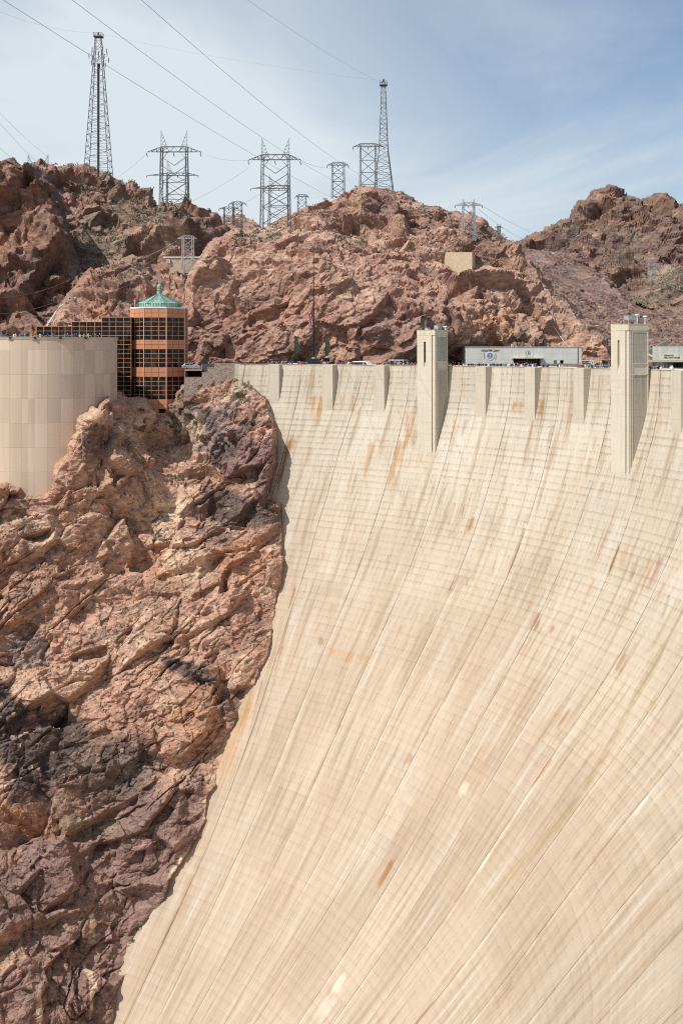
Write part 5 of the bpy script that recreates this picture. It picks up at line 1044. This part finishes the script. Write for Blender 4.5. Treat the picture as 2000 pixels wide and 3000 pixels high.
vehicle('car', 'silver car parked on the small deck beside the orange tower', 'car', (Xs(559, 286), 286, -1.35), .15, 4.4, 1.8, CAR, CG, M['car_silver'])
# tour shuttle with grey canopy
p, a = road_pose(1166, R0 + 8.6); e = empty('shelter_cart', p, a); tag(e, 'grey-roofed open tour cart standing left of the left tower', 'tour cart')
b = MB(); b.box(-2.0, 2.1, -.9, .9, 2.15, 2.36); b.box(-1.9, 2.0, -.8, .8, 2.36, 2.42); b.build('canopy', simple_mat('grey_canopy', (.34, .37, .39), .6), e)
b = MB(); b.box(-1.9, 2.0, -.85, .85, .35, 1.0); b.box(1.3, 2.05, -.85, .85, .35, 1.25); b.build('body', M['car_white'], e)
for x in (-1.8, -.3, .9, 1.9):
    for y in (-.8, .8): b = MB(); b.bar((x, y, .9), (x, y, 2.2), .10); b.build('post', M['white'], e)
for x in (-1.3, 1.4):
    for y in (-.8, .8): b = MB(); b.tube([(x, y - .1, .34), (x, y + .1, .34)], .34, 14); b.build('wheel', M['tyre'], e)
for x in (-1.5, -.4, .7): b = MB(); b.box(x, x + .5, -.7, .7, 1.0, 1.15); b.box(x, x + .12, -.7, .7, 1.15, 1.6); b.build('bench', M['car_dark'], e)
# pipe-framed shade
e = empty('shade_frame', (Xs(1719, 262), 262, -1.2)); tag(e, 'white pipe-framed shade between the exhibit building and the right tower', 'shelter')
x0, x1 = Xs(1701, 262) - e.location.x, Xs(1737, 262) - e.location.x; zt = Zs(1056, 262) + 1.2
b = MB(); b.tube([(x0, 0, zt), (x1 - .2, 0, zt), (x1, 0, zt - .2), (x1, 0, 0)], .07, 6); b.tube([(x0, 0, 0), (x0, 0, zt)], .07, 6); b.tube([(x0, 2, zt), (x1, 2, zt), (x1, 2, 0)], .07, 6); b.build('frame', M['white'], e)
b = MB(); b.box(x0 + .2, x1 - .6, .3, 2.2, .0, zt - .55); b.build('kiosk', simple_mat('grey_kiosk', (.25, .26, .26), .7), e)

# ------------------------------------------------------------------ people
SK = simple_mat('skin', (.42, .24, .16), .6, var=.05); HAIR = simple_mat('dark_hair', (.03, .02, .015), .7); DENIM = simple_mat('denim', (.06, .08, .13), .85); KHAKI = simple_mat('khaki', (.30, .25, .17), .85); BLK = simple_mat('black_cloth', (.02, .02, .022), .85)
SHIRTS = {n: simple_mat(n + '_cloth', c, .85, var=.06) for n, c in dict(red=(.50, .035, .04), white=(.72, .72, .70), blue=(.05, .13, .42), black=(.022, .022, .025), teal=(.03, .30, .30), purple=(.16, .09, .28), orange=(.60, .22, .06), lime=(.42, .60, .06), grey=(.25, .26, .27), pink=(.62, .28, .33), navy=(.03, .04, .10)).items()}
HATW = simple_mat('white_hat', (.75, .74, .70), .8)
def person_mesh(pose, hat):
    V = [(0, 0, .95), (0, 0, 1.15), (0, 0, 1.36), (0, 0, 1.48), (0, -.02, 1.58), (0, -.02, 1.70), (-.10, 0, .90), (-.11, -.02, .50), (-.12, 0, .10), (-.12, -.14, .05), (.10, 0, .90), (.11, -.02, .50), (.12, 0, .10), (.12, -.14, .05)]
    arms = {'stand': [(-.20, 0, 1.38), (-.26, .02, 1.12), (-.25, -.08, .88), (.20, 0, 1.38), (.26, .02, 1.12), (.25, -.08, .88)], 'lean': [(-.20, 0, 1.38), (-.26, -.10, 1.14), (-.20, -.36, 1.12), (.20, 0, 1.38), (.26, -.10, 1.14), (.20, -.36, 1.12)], 'photo': [(-.20, 0, 1.38), (-.30, -.12, 1.18), (-.10, -.30, 1.48), (.20, 0, 1.38), (.30, -.12, 1.18), (.10, -.30, 1.48)]}[pose]
    V += arms
    E = [(0, 1), (1, 2), (2, 3), (3, 4), (4, 5), (0, 6), (6, 7), (7, 8), (8, 9), (0, 10), (10, 11), (11, 12), (12, 13), (2, 14), (14, 15), (15, 16), (2, 17), (17, 18), (18, 19)]
    R = [(.15, .11), (.145, .105), (.165, .11), .065, (.075, .095), (.07, .09), .085, .06, .045, .04, .085, .06, .045, .04, .06, .05, .038, .06, .05, .038]
    def mi(c):
        r = math.hypot(c.x, c.y + .02)
        if c.z > 1.62 or (c.z > 1.54 and c.y > .02 and r < .16): return 3
        if c.z > 1.47 and r < .16: return 2
        if c.z < .93 and abs(c.x) < .20: return 1
        if abs(c.x) > .2 and c.z < 1.16: return 2
        if pose != 'stand' and c.y < -.20: return 2
        return 0
    return skin_mesh('person', V, E, R, [SHIRTS['white'], DENIM, SK, HATW if hat else HAIR], mi)
PM = {(p, h): person_mesh(p, h) for p in ('stand', 'lean', 'photo') for h in (False, True)}
prand = random.Random(11); PEOPLE = []
LANDM = [(700, 'stone wall end'), (762, 'dark boxy car'), (826, 'first buttress'), (862, 'left winged statue'), (918, 'flagpole'), (953, 'right winged statue'), (985, 'second buttress'), (1066, 'white van'), (1136, 'third buttress'), (1166, 'tour cart'), (1262, 'left tower'), (1366, 'left end of the exhibit building'), (1434, 'round emblem'), (1475, 'exhibit canopy edge'), (1545, 'exhibit doorway'), (1575, 'fifth buttress'), (1625, 'blue-grey door'), (1691, 'drainpipe'), (1719, 'white shade frame'), (1838, 'right tower'), (1909, 'first canopy column'), (1942, 'second canopy column')]
def add_person(loc, rz, shirt, hat, pose, pants, where, px):
    o = bpy.data.objects.new('person', PM[(pose, hat)]); COL.objects.link(o)
    if not o.data.materials: pass
    o.location = loc; o.rotation_euler = (0, 0, rz); s = prand.uniform(.93, 1.05); o.scale = (s, s, s)
    o.material_slots[0].link = 'OBJECT'; o.material_slots[0].material = SHIRTS[shirt]
    o.material_slots[1].link = 'OBJECT'; o.material_slots[1].material = pants
    o['category'] = 'person'; PEOPLE.append((px, o, shirt, hat, where))
def crest_people(lst, shirts=None):
    for px in lst:
        row = prand.choice((.95, 1.1, 1.3, 1.9, 2.6)); r = R0 + row; a = psi_at(px, r)
        sh_ = prand.choice(shirts or ['black', 'navy', 'white', 'red', 'blue', 'grey', 'black', 'pink', 'purple', 'teal', 'white'])
        lm = min(LANDM, key=lambda t: abs(t[0] - px)); d = px - lm[0]
        where = ('in line with the ' if abs(d) < 5 else 'just left of the ' if d < 0 else 'just right of the ') + lm[1]
        rz = -a + prand.choice((0, 0, .5, -.6, 2.6, 3.3, 1.5)); rz = rz if row < 1.4 else rz + prand.uniform(-1, 1)
        add_person(polar(a, r, -.90), rz, sh_, prand.random() < .22, prand.choice(('stand', 'lean', 'lean', 'photo')) if row < 1.4 else 'stand', prand.choice((DENIM, KHAKI, BLK)), where, px)
def spread(a, b, n): return [a + (b - a) * (i + prand.uniform(.15, .85)) / n for i in range(n)]
crest_people(spread(712, 792, 6), ['black', 'navy', 'grey', 'red']); crest_people([797], ['red']); crest_people(spread(803, 858, 9)); crest_people(spread(872, 900, 7)); crest_people(spread(936, 975, 6)); crest_people(spread(978, 1034, 9), ['black', 'white', 'red', 'purple', 'grey'])
crest_people(spread(1100, 1146, 6), ['black', 'red', 'navy', 'pink']); crest_people(spread(1150, 1216, 7)); crest_people(spread(1308, 1364, 7), ['red', 'black', 'red', 'teal', 'white']); crest_people(spread(1368, 1432, 10), ['black', 'navy', 'black', 'grey', 'white']); crest_people(spread(1434, 1480, 9), ['teal', 'blue', 'black', 'navy', 'teal'])
crest_people(spread(1482, 1572, 24), ['white', 'blue', 'pink', 'purple', 'red', 'white', 'black', 'navy']); crest_people(spread(1584, 1604, 5), ['blue', 'white', 'navy']); crest_people(spread(1630, 1648, 3), ['black', 'white']); crest_people(spread(1688, 1786, 20), ['white', 'blue', 'black', 'red', 'teal', 'grey', 'navy']); crest_people(spread(1890, 1938, 9), ['white', 'navy', 'black', 'white']); crest_people([1962, 1967], ['blue', 'white'])
for px, c, hat in ((6, 'grey', 0), (19, 'red', 0), (40, 'white', 1), (53, 'blue', 0), (66, 'black', 0), (89, 'white', 0), (98, 'pink', 1), (111, 'grey', 0), (118, 'blue', 0), (125, 'grey', 1), (132, 'black', 0), (146, 'orange', 0), (170, 'white', 0), (180, 'black', 0), (191, 'navy', 0), (206, 'blue', 0), (238, 'teal', 0), (246, 'red', 1), (259, 'pink', 0), (265, 'blue', 0), (270, 'navy', 0), (277, 'white', 0), (287, 'lime', 0), (298, 'white', 1), (308, 'black', 0), (314, 'grey', 0), (323, 'black', 1)):
    th = math.asin(max(-.98, min(.98, (px - 138) / 203 * .985))); r = TR - .75 - prand.random() * .5; loc = Vector((tcx + r * math.sin(th), TY - r * math.cos(th), TZ - .84))
    add_person(loc, th + prand.choice((0, .4, -.4, 2.9)), c, bool(hat), prand.choice(('stand', 'lean', 'photo')), prand.choice((DENIM, KHAKI, BLK)), 'at the terrace rim ' + ('near the left edge' if px < 80 else 'above the second downlight' if px < 120 else 'above the third downlight' if px < 185 else 'above the fourth downlight' if px < 250 else 'near the glass wing'), px)
ORD = ['leftmost', 'second', 'third', 'fourth', 'fifth', 'sixth', 'seventh', 'eighth']
groups = {}
for px, o, c, hat, where in sorted(PEOPLE, key=lambda t: t[0]): groups.setdefault((c, hat, where), []).append(o)
for (c, hat, where), os_ in groups.items():
    base = f"person in {c} top" + (' and white hat ' if hat else ' ') + where.replace('in line with the', 'in line with').replace('just left of the', 'left of').replace('just right of the', 'right of')
    for k, o in enumerate(os_):
        o['label'] = base if len(os_) == 1 else f"{ORD[min(k, 7)]} {base}" 
        o['group'] = 'visitors on the terrace' if 'terrace' in where else 'visitors along the crest'

# ------------------------------------------------------------------ shrubs and desert scrub
def leaf_mat(name, a, c):
    m, nt, b = new_mat(name); g = NT(nt); n = g.noise(g.n('NewGeometry').outputs['Position'], 2.5, 3); g.put(b.inputs['Base Color'], g.mix(g.rng(n, .35, .65), a, c)); b.inputs['Roughness'].default_value = .8; return m
LEAF = dict(green=leaf_mat('green_leaves', (.045, .075, .02), (.10, .13, .04)), olive=leaf_mat('olive_leaves', (.165, .15, .10), (.26, .235, .165)), grey=leaf_mat('grey_green_leaves', (.16, .17, .11), (.26, .26, .18)))
def leaves(rs, rad, n, size):
    b = MB()
    for _ in range(n):
        while True:
            p = Vector((rs.uniform(-1, 1), rs.uniform(-1, 1), rs.uniform(-.25, 1)))
            if .25 < p.length < 1: break
        p = Vector((p.x * rad, p.y * rad, p.z * rad * .85 * rs.uniform(.7, 1.15) + .1 * rad)); u = Vector((rs.gauss(0, 1), rs.gauss(0, 1), rs.gauss(0, 1))).normalized(); w_ = u.orthogonal().normalized(); s = size * rs.uniform(.6, 1.3)
        b.add([p - u * s, p + w_ * s * .5, p + u * s, p - w_ * s * .5], [(0, 1, 2, 3)])
    return b
def nearest(sheet_, px, py):
    V, sd, PX, PY = VS[sheet_]; X = 1000 + F * V[..., 0] / V[..., 1]; Yp = HY - F * (V[..., 2] - CAMZ) / V[..., 1]; d = (X - px) ** 2 + (Yp - py) ** 2 + np.where(sd > 0, 30, 0); cand = d < d.min() + 9
    k = np.argmin(np.where(cand, V[..., 1], 1e9)); return Vector(V.reshape(-1, 3)[k])
def pipe_on(sheet_, pts, r, mat, label, lift):
    q = [nearest(sheet_, *p) for p in pts]; b = MB(); b.tube([p + Vector((0, -lift, lift * .3)) for p in q], r, 8); tag(b.build('pipe', mat), label, 'pipe')
pipe_on('rock_ridge', ((138, 958), (165, 912), (174, 902), (200, 886), (226, 872)), .3, simple_mat('dusty_white_pipe', (.55, .52, .48), .7), 'white pipe running up the red rocks above the glass wing', .5)
pipe_on('cliff', ((1582, 907), (1600, 912), (1617, 921), (1616, 957), (1640, 988), (1660, 1014)), .14, M['steel'], 'grey pipe running down the cliff behind the exhibit building', .6)
SHR = [('rock_outcrop', 702, 1157, 13, 'green', 'dark green bush on top of the jagged outcrop near the dam'), ('rock_outcrop', 690, 1113, 8, 'olive', 'yellowish shrub at the foot of the stone wall end'), ('rock_outcrop', 714, 1124, 8, 'olive', 'olive shrub on the outcrop crest below the stone wall end'), ('rock_outcrop', 737, 1134, 8, 'olive', 'olive shrub above the large dark green bush on the right'), ('rock_outcrop', 755, 1141, 6, 'green', 'small green shrub at the outcrop tip closest to the dam'), ('rock_outcrop', 731, 1177, 5, 'olive', 'tiny olive shrub just under the large dark green bush'), ('rock_outcrop', 556, 1157, 5, 'grey', 'grey shrub on the upper left flank of the outcrop'),
 ('canyon_wall', 415, 1203, 8, 'green', 'dark shrub below the left corner of the orange tower'), ('canyon_wall', 490, 1237, 8, 'olive', 'pale olive shrub at the foot of the orange tower'), ('canyon_wall', 506, 1250, 9, 'green', 'bright green shrub right below the foot of the orange tower'), ('canyon_wall', 545, 1268, 6, 'grey', 'grey tuft on the ledge under the jagged outcrop'), ('canyon_wall', 573, 1280, 9, 'grey', 'round grey-green shrub left of its darker neighbour under the outcrop'), ('canyon_wall', 599, 1277, 11, 'green', 'dark upright shrub in the cleft under the outcrop'), ('canyon_wall', 618, 1286, 7, 'grey', 'grey shrub right of the dark upright shrub'), ('canyon_wall', 440, 1268, 7, 'grey', 'grey tuft on the pale ledge below the orange tower'), ('canyon_wall', 500, 1283, 6, 'grey', 'grey tuft in the middle of the pale ledge'), ('canyon_wall', 70, 1468, 9, 'green', 'green shrub at the foot of the round terrace'), ('canyon_wall', 105, 1464, 8, 'grey', 'grey-green shrub at the foot of the round terrace, right side'), ('canyon_wall', 45, 1500, 9, 'grey', 'grey shrub below the left foot of the terrace'), ('canyon_wall', 72, 1530, 8, 'olive', 'yellow-green shrub in the left gully below the terrace'), ('canyon_wall', 25, 1620, 8, 'olive', 'olive shrub at the left edge of the canyon wall'), ('canyon_wall', 190, 1612, 7, 'grey', 'grey tuft alone on the left of the canyon wall'), ('canyon_wall', 430, 1515, 8, 'olive', 'olive tuft beside the pale scar in the canyon wall'), ('canyon_wall', 530, 1400, 10, 'grey', 'grey-green shrub cluster on the upper canyon wall'), ('canyon_wall', 470, 1570, 7, 'grey', 'grey tuft under the pale scar'), ('canyon_wall', 815, 1590, 8, 'olive', 'olive tuft hanging at the edge next to the dam'), ('canyon_wall', 818, 1732, 6, 'olive', 'lower olive tuft hanging at the edge next to the dam'), ('canyon_wall', 705, 1722, 8, 'grey', 'grey-green shrub near the dam edge in mid canyon wall'), ('canyon_wall', 630, 2205, 7, 'grey', 'pale shrub at the dam edge below the dark band'), ('canyon_wall', 404, 2708, 10, 'olive', 'yellow-green shrub at the dam edge low on the purple rock'), ('canyon_wall', 393, 2757, 6, 'green', 'small green tuft below the yellow-green shrub on purple rock'), ('canyon_wall', 63, 2467, 8, 'olive', 'pale olive tuft on the left below the dark band'), ('canyon_wall', 730, 1372, 8, 'olive', 'olive shrub on the gully rim close to the dam'), ('canyon_wall', 668, 1345, 7, 'grey', 'grey shrub in the gully between outcrop and canyon wall')]
shrand = random.Random(5)
for sh_, px, py, rp, kind, lab in SHR:
    c = nearest(sh_, px, py); rad = rp * c.y / F * 1.05; me = leaves(shrand, rad, 190, rad * .17).mesh('shrub'); me.materials.append(LEAF[kind]); o = bpy.data.objects.new('shrub', me); COL.objects.link(o); o.location = c + Vector((0, -rad * .3, -rad * .1)); tag(o, lab, 'shrub', 'shrubs on the near rocks')
def scrub(name, label, sheets, n, mat, seed, size):
    rs = random.Random(seed); b = MB()
    for sh_, cnt, (x0, x1, y0, y1) in sheets:
        V, sd, PX, PY = VS[sh_]; gx = np.gradient(V, axis=0); gy = np.gradient(V, axis=1); nr = np.cross(gx, gy); nr /= np.linalg.norm(nr, axis=-1, keepdims=True) + 1e-9; nz = np.abs(nr[..., 2])
        ok = (sd < -2) & (nz > .55) & (PX > x0) & (PX < x1) & (PY > y0) & (PY < y1) & (fbm(V / 14, 3, seed) > -.05); idx = np.flatnonzero(ok.ravel())
        if not len(idx): continue
        for k in rs.sample(list(idx), min(cnt, len(idx))):
            c = Vector(V.reshape(-1, 3)[k]); r = size * rs.uniform(.6, 1.5) * (c.y / 350) ** .5
            for _ in range(9):
                p = c + Vector((rs.uniform(-r, r), rs.uniform(-r, r), rs.uniform(.0, r * .9))); u = Vector((rs.gauss(0, 1), rs.gauss(0, 1), rs.gauss(0, 1))).normalized(); w_ = u.orthogonal().normalized(); s = r * .45
                b.add([p - u * s, p + w_ * s * .6, p + u * s, p - w_ * s * .6], [(0, 1, 2, 3)])
    tag(b.build(name, mat), label, 'scrub', kind='stuff')
scrub('desert_scrub', 'sparse grey-green desert scrub dotted over the hills', [('hill@left', 650, (150, 560, 480, 800)), ('cliff', 700, (680, 1560, 540, 760)), ('hill@peak', 1100, (1500, 2050, 600, 900)), ('hill@dark', 250, (1830, 2050, 780, 900)), ('rock_ridge', 120, (100, 560, 760, 960))], 0, LEAF['olive'], 3, .62)
scrub('dry_tufts', 'low dry grey tufts growing in cracks of the near rock', [('canyon_wall', 420, (0, 800, 1180, 1900)), ('rock_outcrop', 70, (500, 780, 1110, 1300)), ('cliff', 160, (560, 1700, 800, 1040))], 0, LEAF['grey'], 8, .30)
# loose rubble below the scree
rs = random.Random(21); b = MB(); V, sd, PX, PY = VS['scree_slope']; idx = np.flatnonzero(((sd < 0) & (PX < 2040) & (PY < 1060) & ((PY > 880) | (fbm(V / 9, 2, 4) > .15))).ravel())
for k in rs.sample(list(idx), 2600):
    c = Vector(V.reshape(-1, 3)[k]); r = rs.choice((.25, .3, .4, .55, .8)) * rs.uniform(.8, 1.3)
    q = [Vector((rs.uniform(.5, 1) * a_ * r, rs.uniform(.5, 1) * b_ * r, rs.uniform(.4, .9) * c_ * r)) for a_, b_, c_ in ((-1, -1, -1), (1, -1, -1), (1, 1, -1), (-1, 1, -1), (-1, -1, 1), (1, -1, 1), (1, 1, 1), (-1, 1, 1))]
    b.add([c + Vector((0, 0, .1)) + x for x in q], [(0, 3, 2, 1), (4, 5, 6, 7), (0, 1, 5, 4), (1, 2, 6, 5), (2, 3, 7, 6), (3, 0, 4, 7)])
tag(b.build('rubble', simple_mat('rubble_rock', (.27, .185, .155), .95, var=.5, scale=.35)), 'loose broken rock scattered over the scree slope', 'rubble', kind='stuff')

# loose stones lying on the ledges of the near rock
rs = random.Random(33); b = MB(); V, sd, PX, PY = VS['canyon_wall']; gx = np.gradient(V, axis=0); gy = np.gradient(V, axis=1); nr = np.cross(gx, gy); nr /= np.linalg.norm(nr, axis=-1, keepdims=True) + 1e-9
idx = np.flatnonzero(((sd < -6) & (np.abs(nr[..., 2]) > .72) & (PY < 2300)).ravel())
for k in rs.sample(list(idx), 900):
    c = Vector(V.reshape(-1, 3)[k]); r = rs.choice((.10, .14, .2, .3, .42)) * rs.uniform(.8, 1.3)
    q = [Vector((rs.uniform(.45, 1) * a_ * r, rs.uniform(.45, 1) * b_ * r, rs.uniform(.35, .9) * c_ * r)) for a_, b_, c_ in ((-1, -1, -1), (1, -1, -1), (1, 1, -1), (-1, 1, -1), (-1, -1, 1), (1, -1, 1), (1, 1, 1), (-1, 1, 1))]
    b.add([c + Vector((0, 0, r * .3)) + x for x in q], [(0, 3, 2, 1), (4, 5, 6, 7), (0, 1, 5, 4), (1, 2, 6, 5), (2, 3, 7, 6), (3, 0, 4, 7)])
tag(b.build('loose_stones', simple_mat('loose_stone', (.36, .25, .19), .95, var=.45, scale=.5)), 'loose stones lying on the ledges of the canyon wall', 'stones', kind='stuff')
